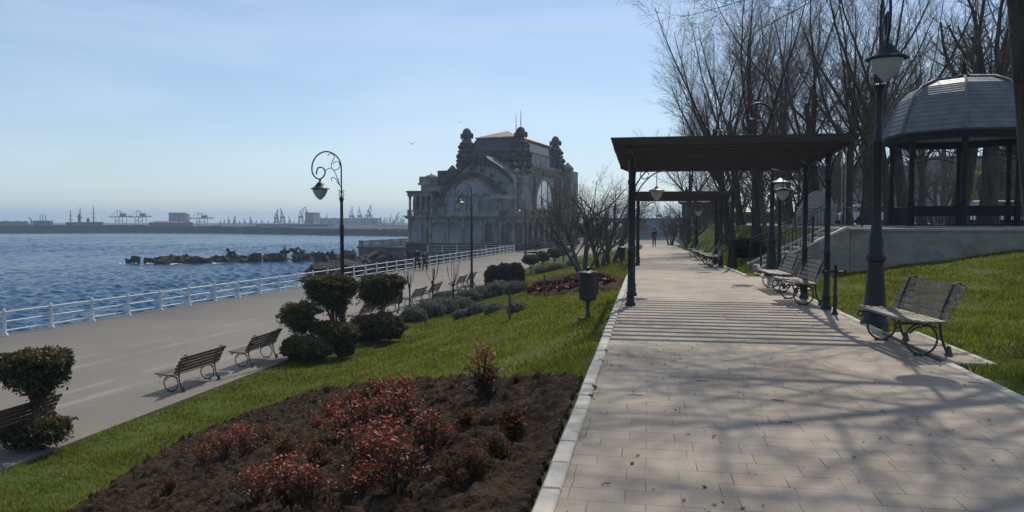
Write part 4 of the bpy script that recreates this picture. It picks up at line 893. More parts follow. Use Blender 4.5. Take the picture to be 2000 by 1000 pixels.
pergola(-.4, 2.85, (31.2, 33.6), 30.0, 35.8, 2.93, 2.83, float(zp(32)), 14, 'second brown slatted pergola farther down the walkway')
pendant((2.95, 17.9, 2.75), 'lantern hanging under the right rear of the front pergola', .33); pendant((.2, 18.5, 2.75), 'lantern hanging under the left rear of the front pergola', .3)
pendant((1.95, 30.9, 2.45), 'lantern hanging at the front edge of the second pergola', .3)
# ornamental cross-headed bollard beside the pergola
root = empty('iron_stand_post', (3.22, 14.1, 0), 0, 'short black iron post with knobbed cross head beside the near pergola post', 'bollard')
m = MB(); m.lathe([(.06, 0), (.055, .03), (.035, .06), (.033, .3), (.04, .32), (.028, .35), (.026, .74), (.05, .76), (.05, .79), (.02, .81), (.03, .84), (.01, .88)], n=10); m.build('post', 'iron', root, True)
m = MB(); m.tube([(-.2, 0, .75), (.16, 0, .75)], .022, 6)
for x in (-.2, .16): m.lathe([(.012, .715), (.03, .73), (.035, .75), (.03, .77), (.012, .79)], x, 0, 8)
m.build('cross_head', 'iron', root, True)
# wooden stakes and pruned saplings
for px, py, h, lab in [(995, 628, .75, 'rough wooden stake in the lawn by the lower lavender row'), (1063, 582, .75, 'rough wooden stake at the corner of the far flower bed')]:
    p = hit(px, py); m = MB(); m.tube([(0, 0, -.1), (.01, 0, h*.5), (0, .01, h)], .03, 6, rs=[.036, .032, .028]); o = m.build('wooden_stake', 'bark_grey'); o.location = p; tag(o, lab, 'stake', 'stakes in the lawn')
def sapling(px, py, label, seed, hpx):
    p = hit(px, py); D = depth(p); H = hpx*D/1500; root = empty('pruned_sapling', p, 0, label, 'sapling', 'pruned saplings'); q = random.Random(seed)
    m = MB(); m.tube([(0, 0, -.1), (.02, 0, H*.3), (0, 0, H*.52)], .04, 7, rs=[.05, .04, .045]); m.lathe([(.03, H*.5), (.075, H*.53), (.07, H*.56), (.02, H*.58)], 0, 0, 8); m.build('trunk', 'bark', root, True)
    s_ = MB()
    for k in range(9):
        a = q.random()*6.28; l = H*q.uniform(.25, .55); sp = q.uniform(.15, .6); s_.tube([tuple(v) for v in spline([(0, 0, H*.53), (math.cos(a)*sp*l*.5, math.sin(a)*sp*l*.5, H*.53+l*.4), (math.cos(a)*sp*l*.7, math.sin(a)*sp*l*.7, H*.53+l)])], .012, 4)
    s_.build('shoots', 'bark', root); return root
sapling(845, 603, 'thin pruned sapling with a knob and upright shoots between the promenade benches', 4, 95)
sapling(800, 602, 'thin leafless sapling leaning left of the knobbed one', 9, 80); sapling(885, 605, 'thin leafless shoots right of the knobbed sapling', 12, 90)
# twigs lying on the paving
tw = []
for i, (px, py, a) in enumerate([(1372, 744, 3.0), (1242, 772, .1), (1520, 782, 2.7), (1535, 825, .1), (1184, 945, .7), (1395, 852, 1.2), (1905, 748, 2.9)]):
    p = on(px, py, .012); l = rng.uniform(.035, .07); m = MB(); m.tube([(-l, 0, 0), (-l*.2, l*.12, .005), (l*.4, -.03*l, .002), (l, l*.15, 0)], .0035, 4); m.tube([(l*.1, 0, 0), (l*.4, l*.35, 0)], .0025, 4)
    o = m.build('fallen_twig', 'bark'); o.location = p; o.rotation_euler = (0, 0, a); tag(o, 'small fallen twig lying on the pale paving', 'twig', 'twigs on the walkway')
# ------------------------------------------------------------------ promenade railing
def dist_pts(f, y0, y1, step):
    out = []; y = y0
    while y < y1:
        out.append((float(f(y)), y)); y += step
    return out
rt = empty('railing', (float(rail_x(20)), 20, ZPROM), 0, 'white post-and-rail fence along the sea edge of the promenade', 'railing')
ox, oy = float(rail_x(20)), 20
pp = dist_pts(rail_x, 5.55, 101.5, 1.985); prev = None
rails = [MB() for _ in range(3)]
for x, y in pp:
    x -= ox; y -= oy; m = MB(); m.lathe([(.11, 0), (.11, .06), (.07, .12), (.058, .16), (.055, .80), (.075, .83), (.075, .87), (.05, .90), (.055, .93), (.03, .97)], x, y, 10); m.build('railing_post', 'white_paint', rt, True)
    if prev:
        for k, z in enumerate((.84, .5, .18)): rails[k].tube([(prev[0], prev[1], z), (x, y, z)], .024, 6)
    prev = (x, y)
for r_ in rails: r_.build('rail', 'white_paint', rt, True)
# short outer return of the railing near the casino
rt2 = empty('railing', (-17.6, 101.8, ZPROM), 0, 'short white railing branching off beside the casino wall', 'railing'); prev = None; rl = MB()
for k in range(7):
    x, y = -1.85*k+.0, -.2-k*.55; m = MB(); m.lathe([(.1, 0), (.06, .12), (.055, .83), (.07, .87), (.03, .95)], x, y, 8); m.build('railing_post', 'white_paint', rt2, True)
    if prev:
        for z in (.84, .5, .18): rl.tube([(*prev, z), (x, y, z)], .024, 5)
    prev = (x, y)
rl.build('rail', 'white_paint', rt2, True)

# ------------------------------------------------------------------ retaining wall, stairs, plaza
WY = 25.3; TZ = 1.41
w = empty('retaining_wall', (6.2, WY, 0), 0, 'pale rendered retaining wall holding the gazebo plaza above the lawn', 'wall')
m = MB(); m.box(0, 60, 0, .3, -1, TZ-.08); m.build('wall_face', 'wall_render', w)
m = MB()
for k in range(40): m.bevbox(-.03+k*1.5+.003, -.03+(k+1)*1.5-.003, -.05, .35, TZ-.078, TZ, .01)
m.build('coping', 'concrete', w)
s = empty('stairs', (3.5, WY, 0), 0, 'concrete stairs climbing from the walkway to the plaza', 'stairs')
n_ = 9; m = MB()
for k in range(n_): m.box(.1+k*.3, .1+(k+1)*.3+(.25 if k == n_-1 else .02), .2, 2.6, -.2, TZ*(k+1)/n_-.004)
m.build('steps', 'concrete', s)
for y0, y1, nm in ((-.02, .19, 'a'), (2.61, 2.8, 'b')):
    m = MB(); m.prism([(0, -.3), (2.68, -.3), (2.68, TZ-.02), (2.6, TZ-.02), (0, .12)], y0, y1); m.build('side_wall', 'wall_render', s)
    m = MB(); m.prism([(-.04, .1), (-.04, .17), (2.58, TZ+.06), (2.66, TZ+.06), (2.66, TZ-.015), (2.6, TZ-.015)], y0-.03, y1+.03); m.build('side_coping', 'kerb_white', s)
def iron_rail(root, a, b_, h, step=.13, parts=True):
    a = Vector(a); b_ = Vector(b_); L_ = (b_-a).length; n = max(2, int(L_/step)); r_ = MB(); up = Vector((0, 0, 1))
    for z in (.08, h-.12, h): r_.tube([a+up*z, b_+up*z], .017 if z < h else .024, 5)
    for k in range(n+1):
        p = a.lerp(b_, k/n); r_.tube([p+up*.08, p+up*(h-.12)], .009, 4)
        if k % 2 == 0: r_.tube([p+up*(h-.12)+Vector((0, 0, .02))+(b_-a).normalized()*.04*math.cos(q)+up*(.04+.04*math.sin(q)) for q in (0, 1.57, 3.14, 4.7)], .006, 4, closed=True)
    r_.build('rail_panel', 'iron', root)
    k = max(1, int(L_/1.8))
    for i in range(k+1):
        p = a.lerp(b_, i/k); q = MB(); q.lathe([(.045, p.z), (.035, p.z+.1), (.03, p.z+h), (.045, p.z+h+.03), (.02, p.z+h+.08)], p.x, p.y, 8); q.build('rail_post', 'iron', root, True)
h1 = empty('stair_railing', (3.5, WY, 0), 0, 'black iron railing climbing along the stairs', 'railing'); iron_rail(h1, (.05, 2.7, .15), (2.62, 2.7, TZ), .85); iron_rail(h1, (.05, .08, .16), (1.6, .08, .92), .8)
h2 = empty('plaza_railing', (6.4, WY+1, TZ), 0, 'black iron balustrade along the top of the plaza wall', 'railing')
iron_rail(h2, (-.2, 8.2, 0), (5.2, 8.2, 0), .8); iron_rail(h2, (8.6, 1.4, 0), (20, 1.4, 0), .55)
strip_mesh('plaza', lambda y: 6.3, lambda y: 150, WY+.31, 230, lambda y: TZ-.02, 'plaza_ground', step=10)
# ------------------------------------------------------------------ gazebo
gc = np.array([12.15, 33.0]); GR = 2.75
gz = empty('gazebo', (gc[0], gc[1], TZ), R(4.5), 'octagonal bandstand gazebo with a grey shingled dome roof', 'gazebo')
def octa(r, z, a0=22.5): return [(r*math.cos(R(a0+45*k)), r*math.sin(R(a0+45*k)), z) for k in range(8)]
prof = [(GR+.16, 3.6), (GR-.12, 4.35), (GR-.42, 5.0), (GR-.8, 5.38), (GR-1.4, 5.64), (.2, 5.84)]
m = MB(); m.lathe([(GR, 3.55)]+prof, n=8, a0=R(22.5)); m.build('dome_roof', 'shingle', gz)
# shingle courses as real lapped ledges
m = MB(); P_ = prof; cnt = 0
for i in range(len(P_)-1):
    segs = 4 if i < 3 else 3
    for k in range(segs):
        f = k/segs; g_ = (k+.93)/segs; r1 = P_[i][0]*(1-f)+P_[i+1][0]*f; z1 = P_[i][1]*(1-f)+P_[i+1][1]*f; r2 = P_[i][0]*(1-g_)+P_[i+1][0]*g_; z2 = P_[i][1]*(1-g_)+P_[i+1][1]*g_
        m.lathe([(r1+.012, z1+.006), (r1+.012, z1+.014), (r2+.005, z2+.006)], n=8, a0=R(22.5), cap=False)
m.build('roof_courses', 'shingle', gz)
for k in range(8):
    a = R(22.5+45*k); m = MB(); m.tube([((r_+.06)*math.cos(a), (r_+.06)*math.sin(a), z+.04) for r_, z in prof], .05, 6); m.build('roof_rib', 'shingle', gz, True)
m = MB(); m.lathe([(.3, 5.82), (.32, 5.9), (.12, 6.0), (.05, 6.3), (.09, 6.36), (.01, 6.55)], n=8); m.build('finial', 'gazebo_dark', gz)
m = MB(); m.lathe([(GR-.02, 3.28), (GR-.02, 3.54), (GR-.25, 3.54), (GR-.25, 3.28), (GR-.02, 3.28)], n=8, a0=R(22.5), cap=False); m.build('fascia', 'gazebo_dark', gz)
for k in range(8):
    a = R(22.5+45*k); x, y = (GR-.3)*math.cos(a), (GR-.3)*math.sin(a)
    m = MB(); m.lathe([(.16, 0), (.16, .12), (.11, .16), (.10, .9), (.13, .93), (.09, 1.0), (.08, 2.95), (.11, 3.0), (.12, 3.28)], x, y, 10); m.build('column', 'gazebo_dark', gz, True)
    a2 = R(22.5+45*(k+1)); x2, y2 = (GR-.3)*math.cos(a2), (GR-.3)*math.sin(a2); A, B = Vector((x, y, 0)), Vector((x2, y2, 0))
    m = MB()
    for t in range(1, 14):
        p = A.lerp(B, t/14); m.tube([p+Vector((0, 0, 3.09)), p+Vector((0, 0, 2.85+.12*math.sin(math.pi*t/14)))], .012, 4)
        m.tube([(p+Vector((0, 0, 2.93+.05*math.sin(q))))+(B-A).normalized()*.05*math.cos(q) for q in (0, 1.2, 2.4, 3.6, 4.8)], .008, 4, closed=True)
    m.tube([A.lerp(B, t/10)+Vector((0, 0, 2.6+.25*math.sin(math.pi*t/10))) for t in range(11)], .02, 5); m.build('lattice_frieze', 'gazebo_dark', gz)
    if k not in (1,):
        m = MB()
        for z in (.08, .75): m.tube([A+Vector((0, 0, z)), B+Vector((0, 0, z))], .03, 5)
        if k in (4, 5, 6, 7): 
            u = (B-A).normalized(); nn = Vector((u.y, -u.x, 0)); q = [A+u*.15+nn*.02, B-u*.15+nn*.02, B-u*.15-nn*.02, A+u*.15-nn*.02]
            m.add([tuple(v+Vector((0, 0, .42))) for v in q]+[tuple(v+Vector((0, 0, .8))) for v in q], [(0, 1, 2, 3), (7, 6, 5, 4), (0, 4, 5, 1), (1, 5, 6, 2), (2, 6, 7, 3), (3, 7, 4, 0)])
        for t in range(1, 16): p = A.lerp(B, t/16); m.tube([p+Vector((0, 0, .08)), p+Vector((0, 0, .75))], .012, 4)
        m.build('balustrade', 'gazebo_dark', gz)
m = MB(); m.lathe([(GR+.1, -.04), (GR+.1, .05)], n=8, a0=R(22.5)); m.build('floor_slab', 'concrete', gz)
# flag poles
for px, D, lab in ((1643, 34, 'thin white flag pole, left one of the pair behind the stairs'), (1650, 33.4, 'thin white flag pole, right one of the pair behind the stairs')):
    p = at(px, 433, D); m = MB(); m.lathe([(.07, 0), (.07, .06), (.026, .08), (.022, 3), (.016, 4.0), (.006, 4.02)], n=8); o = m.build('flag_pole', 'concrete', None, True); o.location = (p[0], p[1], TZ-.02); tag(o, lab, 'flag pole')
# curved pale monument
p = at(1580, 433, 40); mo = empty('monument', (p[0], p[1], float(zt(p[0], p[1]))), 0, 'pale curved stone monument behind the stairs', 'monument')
m = MB(); m.prism([(-.9, 0), (1.2, 0), (1.3, 1.0), (.9, 1.7), (.3, 1.85), (-.2, 1.5), (-.55, .8)], -.25, .25); m.build('curved_slab', 'concrete', mo)
m = MB(); m.box(-1.2, 1.5, -.6, .6, -.3, .12); m.build('plinth', 'concrete', mo)
# low pavilion with pale roof
def pavilion(px, D, wd, dp, h, rh, label, z0=None, roofm='roof_pale'):
    p = at(px, 433, D); z = float(zt(p[0], p[1])) if z0 is None else z0
    r_ = empty('park_pavilion', (p[0], p[1], z), 0, label, 'pavilion')
    m = MB(); m.box(-wd/2, wd/2, dp*.55, dp, 0, h); m.build('back_wall', 'casino_wall', r_)
    for k in range(6):
        x = -wd/2+.2+k*(wd-.4)/5; m = MB(); m.box(x-.09, x+.09, .1, .28, 0, h); m.build('post', 'iron', r_)
    m = MB()
    for j in range(9):
        f = j/9; g_ = (j+1)/9; y0, y1 = -.6+f*(dp*.5+.6), -.6+g_*(dp*.5+.6); z0_, z1_ = h+.05+f*rh, h+.05+g_*rh
        m.add([(-wd/2-.4, y0, z0_), (wd/2+.4, y0, z0_), (wd/2+.4, y1, z1_-.03), (-wd/2-.4, y1, z1_-.03), (-wd/2-.4, y0, z0_-.06), (wd/2+.4, y0, z0_-.06)], [(0, 1, 2, 3), (4, 5, 1, 0)])
    m.add([(-wd/2-.4, dp*.5, h+.05+rh), (wd/2+.4, dp*.5, h+.05+rh), (wd/2+.4, dp+.6, h), (-wd/2-.4, dp+.6, h)], [(0, 1, 2, 3)]); m.build('roof', roofm, r_)
    m = MB(); m.box(-wd/2-.38, wd/2+.38, -.55, -.45, h-.2, h-.03); m.build('fascia', 'iron', r_)
    m = MB()
    for k in range(5):
        x = -wd/2+.6+k*(wd-1.2)/5; m.box(x, x+(wd-1.2)/5-.3, dp*.55-.03, dp*.55-.002, .8, h-.4)
    m.build('window', 'window_dark', r_); return r_
pavilion(1458, 108, 14.5, 6, 2.1, 1.15, 'low pavilion with a long pale ribbed roof behind the trees', z0=.85); pavilion(1385, 82, 5.5, 3, 2.3, .6, 'small dark-roofed kiosk shelter past the second pergola', roofm='slate')
# distant pale apartment block behind the trees
def block(px, D, wd, h, dp, z, label, m1='casino_panel', nf=4, nw=7):
    p = at(px, 433, D); r_ = empty('apartment_building', (p[0], p[1], z), YAW*.5, label, 'building')
    m = MB(); m.box(-wd/2, wd/2, 0, dp, -1, h); m.build('wall', m1, r_); m = MB(); m.box(-wd/2-.3, wd/2+.3, -.3, dp+.3, h+.003, h+.4); m.build('roof', 'slate', r_)
    for i in range(nf):
        for j in range(nw):
            x = -wd/2+wd*(j+.5)/nw; z_ = h*(i+.35)/nf; m = MB(); m.box(x-.6, x+.6, -.06, -.003, z_, z_+h/nf*.5); m.build('window', 'window_dark', r_)
block(1740, 125, 22, 9, 10, 1.3, 'pale apartment building glimpsed through the trees left of the gazebo'); block(1960, 118, 20, 10, 10, 1.3, 'pale building glimpsed through the right bays of the gazebo', 'casino_wall')
# parked cars behind the gazebo
def make_car(m1):
    r_ = empty('parked_car', (0, 0, 0), 0, 'x', 'car', 'cars parked behind the plaza')
    b = MB(); b.prism([(-2.1, .35), (2.1, .35), (2.15, .6), (2.05, .85), (1.2, .95), (-1.9, .98), (-2.12, .75)], -.85, .85); b.build('body', m1, r_)
    c = MB(); A = [(1.15, .951), (.6, 1.42), (-1.1, 1.45), (-1.75, .985)]
    c.add([(x, -.8+(.12 if z > 1 else 0), z) for x, z in A]+[(x, .8-(.12 if z > 1 else 0), z) for x, z in A], [(0, 1, 2, 3), (7, 6, 5, 4), (1, 0, 4, 5), (3, 2, 6, 7)]); c.build('windows', 'window_dark', r_)
    c = MB(); c.add([(.6, -.68, 1.424), (.6, .68, 1.424), (-1.1, .68, 1.454), (-1.1, -.68, 1.454), (.5, -.6, 1.47), (.5, .6, 1.47), (-1.0, .6, 1.5), (-1.0, -.6, 1.5)], [(3, 2, 1, 0), (4, 5, 6, 7), (0, 1, 5, 4), (1, 2, 6, 5), (2, 3, 7, 6), (3, 0, 4, 7)]); c.build('roof', m1, r_)
    for x in (-1.35, 1.35):
        for y in (-.8, .8): w_ = MB(); w_.tube([(x, y-.1, .32), (x, y+.1, .32)], .32, 14); w_.build('wheel', 'rubber', r_, True)
    for y in (-.62, .62): w_ = MB(); w_.box(2.06, 2.16, y-.14, y+.14, .66, .78); w_.build('headlight', 'glass_lamp', r_)
    return r_
for i, (px, D, m1, lab) in enumerate([(1948, 46, 'car_white', 'white car parked behind the gazebo, under its right bay'), (2000, 47, 'car_silver', 'silver car parked at the right edge behind the gazebo'), (1700, 58, 'car_white', 'white car parked behind the plaza railing left of the lamp'), (1605, 60, 'car_silver', 'silver car parked behind the pale monument')]):
    c = make_car(m1); p = at(px, 433, D); c.location = (p[0], p[1], TZ-.02); c.rotation_euler = (0, 0, rng.uniform(-.3, .3)); c['label'] = lab

# ------------------------------------------------------------------ casino
CB = f0*115+r0*1.3; CROT = -R(10)
U = np.array([math.cos(CROT), math.sin(CROT), 0]); VV_ = np.array([-math.sin(CROT), math.cos(CROT), 0]); CB = np.array([CB[0], CB[1], ZPROM])
def fu(px, py, v):            # pixel on the plane v -> (u,h)
    d = ray(px, py); t = (v-np.dot(CAM-CB, VV_))/np.dot(d, VV_); P = CAM+d*t-CB; return float(np.dot(P, U)), float(P[2])
def fv(px, py, u):
    d = ray(px, py); t = (u-np.dot(CAM-CB, U))/np.dot(d, U); P = CAM+d*t-CB; return float(np.dot(P, VV_)), float(P[2])
cs = empty('casino_building', CB, CROT, 'large ornate seaside casino with a mansard roof, corner finials and arched windows', 'casino')
def cpart(mb, name, m, par=None, smooth=False): return mb.build(name, m, par or cs, smooth)
def arch_win(u, h0, w, h, v, axis='y', trim='casino_trim', pane='casino_panel', sgn=-1, mull=0, fr=.18):
    """round-headed window on plane v (axis y: facing -v) or plane u=v (axis x: facing +u)"""
    r = w/2; hs = h0+h-r; O = [(u-r-fr, h0)]+[(u+(r+fr)*math.cos(R(a)), hs+(r+fr)*math.sin(R(a))) for a in range(180, -1, -15)]+[(u+r+fr, h0)]
    I = [(u-r, h0)]+[(u+r*math.cos(R(a)), hs+r*math.sin(R(a))) for a in range(180, -1, -15)]+[(u+r, h0)]
    f = MB(); f.strip(O, I, v+sgn*.22, v+sgn*.01, axis); fo = cpart(f, 'window', trim)
    p = MB(); p.prism(I, v+sgn*.02, v+sgn*.004, axis); p.build('pane', pane, fo)
    if mull:
        q = MB()
        for k in range(1, mull): x = u-r+w*k/mull; q.prism([(x-.05, h0), (x+.05, h0), (x+.05, hs+math.sqrt(max(0, r*r-(x-u)**2))-.02), (x-.05, hs+math.sqrt(max(0, r*r-(x-u)**2))-.02)], v+sgn*.12, v+sgn*.021, axis)
        q.prism([(u-r, hs-.06), (u+r, hs-.06), (u+r, hs+.06), (u-r, hs+.06)], v+sgn*.14, v+sgn*.022, axis); q.build('mullion', trim, fo)
    return fo
# ground floor
uL, _ = fu(797, 450, -7); H1 = fu(850, 424, -7)[1]
m = MB(); m.box(uL, 3.0, -7, 22, 0, H1); cpart(m, 'ground_floor_wall', 'casino_wall')
m = MB(); m.box(uL-.25, 3.25, -7.25, 22.2, 0, .9); cpart(m, 'plinth', 'stone_dark')
m = MB(); m.box(uL-.5, 3.45, -7.5, 22.4, H1+.002, H1+.22); m.box(uL-.3, 3.3, -7.3, 22.3, H1-.25, H1+.001); cpart(m, 'cornice', 'casino_trim')
for px, w, h, mu in [(812, 1.9, 3.3, 0), (858, 2.7, 2.9, 0), (888, 2.7, 2.9, 0), (923, 2.7, 2.9, 0), (955, 1.2, 2.9, 0), (992, 2.1, 2.8, 3), (1012, 1.5, 2.8, 2)]:
    arch_win(fu(px, 450, -7)[0], 1.05, w, h, -7, mull=mu, pane='casino_panel' if mu == 0 and px != 955 else 'window_dark')
for px in (800, 834, 841, 870+4, 905, 940, 970, 979, 1003, 1024):
    u = fu(px, 450, -7)[0]; m = MB(); m.box(u-.16, u+.16, -7.2, -7.003, .9, H1-.25); cpart(m, 'pilaster', 'casino_trim')
k = 0
for v in np.arange(-5.2, 21, 2.75):
    arch_win(v, 1.0, 1.9, 3.0, 3.0, 'x', pane='window_dark', sgn=1)
    m = MB(); m.box(3.003, 3.2, v+1.2, v+1.5, .9, H1-.25); cpart(m, 'pilaster', 'casino_trim')
# terrace balustrade over the arcade
def balustrade(pts, z, h, name='balustrade', m_='casino_trim', par=None, step=.35):
    m = MB()
    for (a, b_) in zip(pts[:-1], pts[1:]):
        A, B = Vector((*a, z)), Vector((*b_, z)); L_ = (B-A).length; n = max(1, int(L_/step)); u = (B-A).normalized()
        for k in range(n): p = A.lerp(B, (k+.5)/n); m.lathe([(.06, z), (.09, z+h*.3), (.05, z+h*.55), (.07, z+h*.8)], p.x, p.y, 6, cap=False)
        nn = Vector((u.y, -u.x, 0))*.13; q = [A+nn, B+nn, B-nn, A-nn]
        m.add([tuple(v+Vector((0, 0, h*.8))) for v in q]+[tuple(v+Vector((0, 0, h))) for v in q], [(0, 1, 2, 3), (7, 6, 5, 4), (0, 4, 5, 1), (1, 5, 6, 2), (2, 6, 7, 3), (3, 7, 4, 0)])
        k = max(1, int(L_/3))
        for i in range(k+1): p = A.lerp(B, i/k); m.box(p.x-.16, p.x+.16, p.y-.16, p.y+.16, z, z+h+.06)
    return m.build(name, m_, par or cs)
uG = fu(978, 420, -7)[0]
balustrade([(uG, -7.1), (3.2, -7.1), (3.2, 22)], H1+.222, .85)
# left wing with open loggia
H2 = fu(815, 376, -7)[1]; uW = fu(843, 400, -7)[0]
m = MB(); m.box(uL+.35, uW, -6.0, 6, H1+.222, H2-.5); cpart(m, 'wing_wall', 'casino_wall')
m = MB(); m.box(uL-.05, uW+.1, -7.1, 6.2, H2-.5, H2); m.box(uL-.2, uW+.25, -7.25, 6.3, H2+.002, H2+.25); cpart(m, 'wing_entablature', 'casino_trim')
for k in range(5):
    u = uL+.25+k*(uW-uL-.4)/4; m = MB(); m.lathe([(.24, H1+.222), (.2, H1+.5), (.17, H2-.9), (.26, H2-.6), (.28, H2-.501)], u, -6.8, 10); cpart(m, 'column', 'casino_trim', None, True)
balustrade([(uL+.1, -6.95), (uW, -6.95)], H1+.222, .8)
for k in range(4): arch_win(uL+.95+k*(uW-uL-.6)/4, H1+.9, .9, 2.0, -6.0, pane='window_dark', fr=.1)
# second, higher block with small cupola
uA_, H3 = fu(822, 347, -4); uB_ = fu(872, 347, -4)[0]
m = MB(); m.box(uA_, uB_+1.5, -4, 10, H1+.2, H3-1.1); cpart(m, 'upper_wing_wall', 'casino_wall')
m = MB(); m.box(uA_-.35, uB_+.1, -4.35, 10.3, H3-1.098, H3-.8); cpart(m, 'upper_wing_cornice', 'casino_trim'); balustrade([(uA_, -4.1), (uB_, -4.1)], H3-.798, .8)
m = MB(); m.box(uA_-.1, uA_+1.3, -4.2, -2.8, H3-.797, H3+.15); cpart(m, 'corner_pier', 'casino_trim')
m = MB(); m.lathe([(1.35, H3-.8), (1.3, H3-.1), (1.1, H3+.25), (.6, H3+.5), (.15, H3+.6), (.05, H3+.8)], fu(840, 345, -2)[0], -1.5, 14); cpart(m, 'cupola', 'casino_trim', None, True)
u, hh = fu(867, 334, -4.5); m = MB(); m.box(u-.9, u+1.0, -4.8, -2.6, H3-1.1, hh+.05); cpart(m, 'corner_pier', 'stone_dark')
u, hh = fu(881, 324, -4.5); m = MB(); m.lathe([(1.0, hh-2.2), (1.1, hh-1.5), (.8, hh-1.2), (.95, hh-.8), (.5, hh-.3), (.15, hh+.1)], u, -4, 10); cpart(m, 'carved_figure', 'stone_dark', None, True)
# gable with the giant arch
GV = -5.6
pts = [fu(x, y, GV) for x, y in [(846, 405), (850, 385), (858, 372), (868, 352), (876, 345), (890, 336), (905, 322), (920, 314), (928, 303), (944, 303), (952, 312), (972, 323), (992, 340), (1000, 350), (1000, 405)]]
gu0, gu1 = fu(846, 405, GV)[0], fu(1000, 405, GV)[0]
m = MB(); m.prism([(gu0, H1+.222)]+pts+[(gu1, H1+.222)], GV, 1.0); cpart(m, 'gable_wall', 'casino_wall')
m = MB(); o_ = [fu(x, y, GV) for x, y in [(866, 352), (890, 334), (905, 320), (918, 311), (927, 300), (945, 300), (955, 311), (973, 321), (994, 338), (1003, 350)]]; i_ = [(a, b_-.75) for a, b_ in o_]
m.strip(o_, i_, GV-.45, GV-.005); cpart(m, 'gable_coping', 'stone_dark')
cu, chh = fu(921, 402, GV); RO = abs(fu(985, 402, GV)[0]-cu)
for ro_, ri_, d_, nm in ((RO+.1, RO-.75, .35, 'stone_dark'), (RO-.752, RO-1.15, .18, 'casino_trim')):
    O = [(cu+ro_*math.cos(R(a)), chh+ro_*.93*math.sin(R(a))) for a in range(180, -1, -6)]; I = [(cu+ri_*math.cos(R(a)), chh+ri_*.93*math.sin(R(a))) for a in range(180, -1, -6)]
    m = MB(); m.strip(O, I, GV-d_, GV-.006); cpart(m, 'great_arch', nm)
I = [(cu+(RO-1.16)*math.cos(R(a)), chh+(RO-1.16)*.93*math.sin(R(a))) for a in range(180, -1, -6)]
m = MB(); m.prism([(cu-(RO-1.16), H1+.6)]+I+[(cu+RO-1.16, H1+.6)], GV-.03, GV-.004); cpart(m, 'arch_infill', 'casino_panel')
for px in (862, 880, 903, 927, 949, 970): arch_win(fu(px, 400, GV)[0], H1+.75, 1.15, 2.5, GV-.035, fr=.12, pane='casino_panel')
for k in range(9):
    a = R(20+k*17.5); r_ = RO+.5; m = MB(); x, z = cu+r_*math.cos(a), chh+r_*.95*math.sin(a); m.box(x-.16, x+.16, GV-.5, GV-.1, z-.22, z+.22); cpart(m, 'arch_bracket', 'stone_dark')
for px, py in ((944, 308), (928, 306)):
    u, hh = fu(px, py, GV); m = MB(); m.box(u-.4, u+.4, GV-.6, GV+.2, hh-1.2, hh+.4); cpart(m, 'gable_block', 'stone_dark')
# main hall
HU0, HU1, HV0, HV1 = -9.2, .5, -.5, 19.5; HC = fv(1030, 322, HU1)[1]-.2
m = MB(); m.box(HU0, HU1, HV0, HV1, H1+.1, HC); cpart(m, 'hall_wall', 'casino_wall')
m = MB(); m.box(HU0-.55, HU1+.55, HV0-.55, HV1+.55, HC+.002, HC+.5); m.box(HU0-.3, HU1+.3, HV0-.3, HV1+.3, HC-.35, HC+.001); cpart(m, 'hall_cornice', 'casino_trim')
m = MB()
for v in np.arange(HV0+.3, HV1, .85): m = MB(); m.box(HU1+.02, HU1+.5, v, v+.35, HC-1.0, HC-.352); cpart(m, 'cornice_bracket', 'casino_trim')
for u in np.arange(HU0+.3, HU1, .85): m = MB(); m.box(u, u+.35, HV0-.5, HV0-.02, HC-1.0, HC-.352); cpart(m, 'cornice_bracket', 'casino_trim')
m = MB(); m.box(HU0+.2, HU1-.2, HV0+.2, HV1-.2, HC+.5, HC+2.1); m.box(HU0, HU1, HV0, HV1, HC+2.102, HC+2.3); cpart(m, 'attic', 'stone_dark')
HT = fu(960, 268, HV0)[1]
def frustum(u0, u1, v0, v1, z0, U0, U1, V0, V1, z1, nm, mm):
    m = MB(); m.add([(u0, v0, z0), (u1, v0, z0), (u1, v1, z0), (u0, v1, z0), (U0, V0, z1), (U1, V0, z1), (U1, V1, z1), (U0, V1, z1)], [(0, 3, 2, 1), (4, 5, 6, 7), (0, 1, 5, 4), (1, 2, 6, 5), (2, 3, 7, 6), (3, 0, 4, 7)]); cpart(m, nm, mm)
frustum(HU0+.5, HU1-.5, HV0+.5, HV1-.5, HC+2.3, HU0+1.7, HU1-1.5, HV0+1.5, HV1-1.5, HT, 'mansard_roof', 'slate')
m = MB(); m.box(HU0+1.5, HU1-1.3, HV0+1.3, HV1-1.3, HT+.002, HT+.18); cpart(m, 'roof_edge', 'casino_trim')
m = MB(); um = (HU0+HU1)/2; a = HT+.182; m.add([(HU0+1.6, HV0+1.4, a), (HU1-1.4, HV0+1.4, a), (HU1-1.4, HV1-1.4, a), (HU0+1.6, HV1-1.4, a), (um+.4, HV0+5.5, a+1.35), (um+.4, HV1-5.5, a+1.35)], [(0, 1, 4), (1, 2, 5, 4), (2, 3, 5), (3, 0, 4, 5)]); cpart(m, 'hip_roof', 'roof_rust')
m = MB(); m.box(HU1-.19, HU1+.1, 3.5, 12.5, HC+.52, HC+2.09); cpart(m, 'parapet_panel', 'casino_panel')
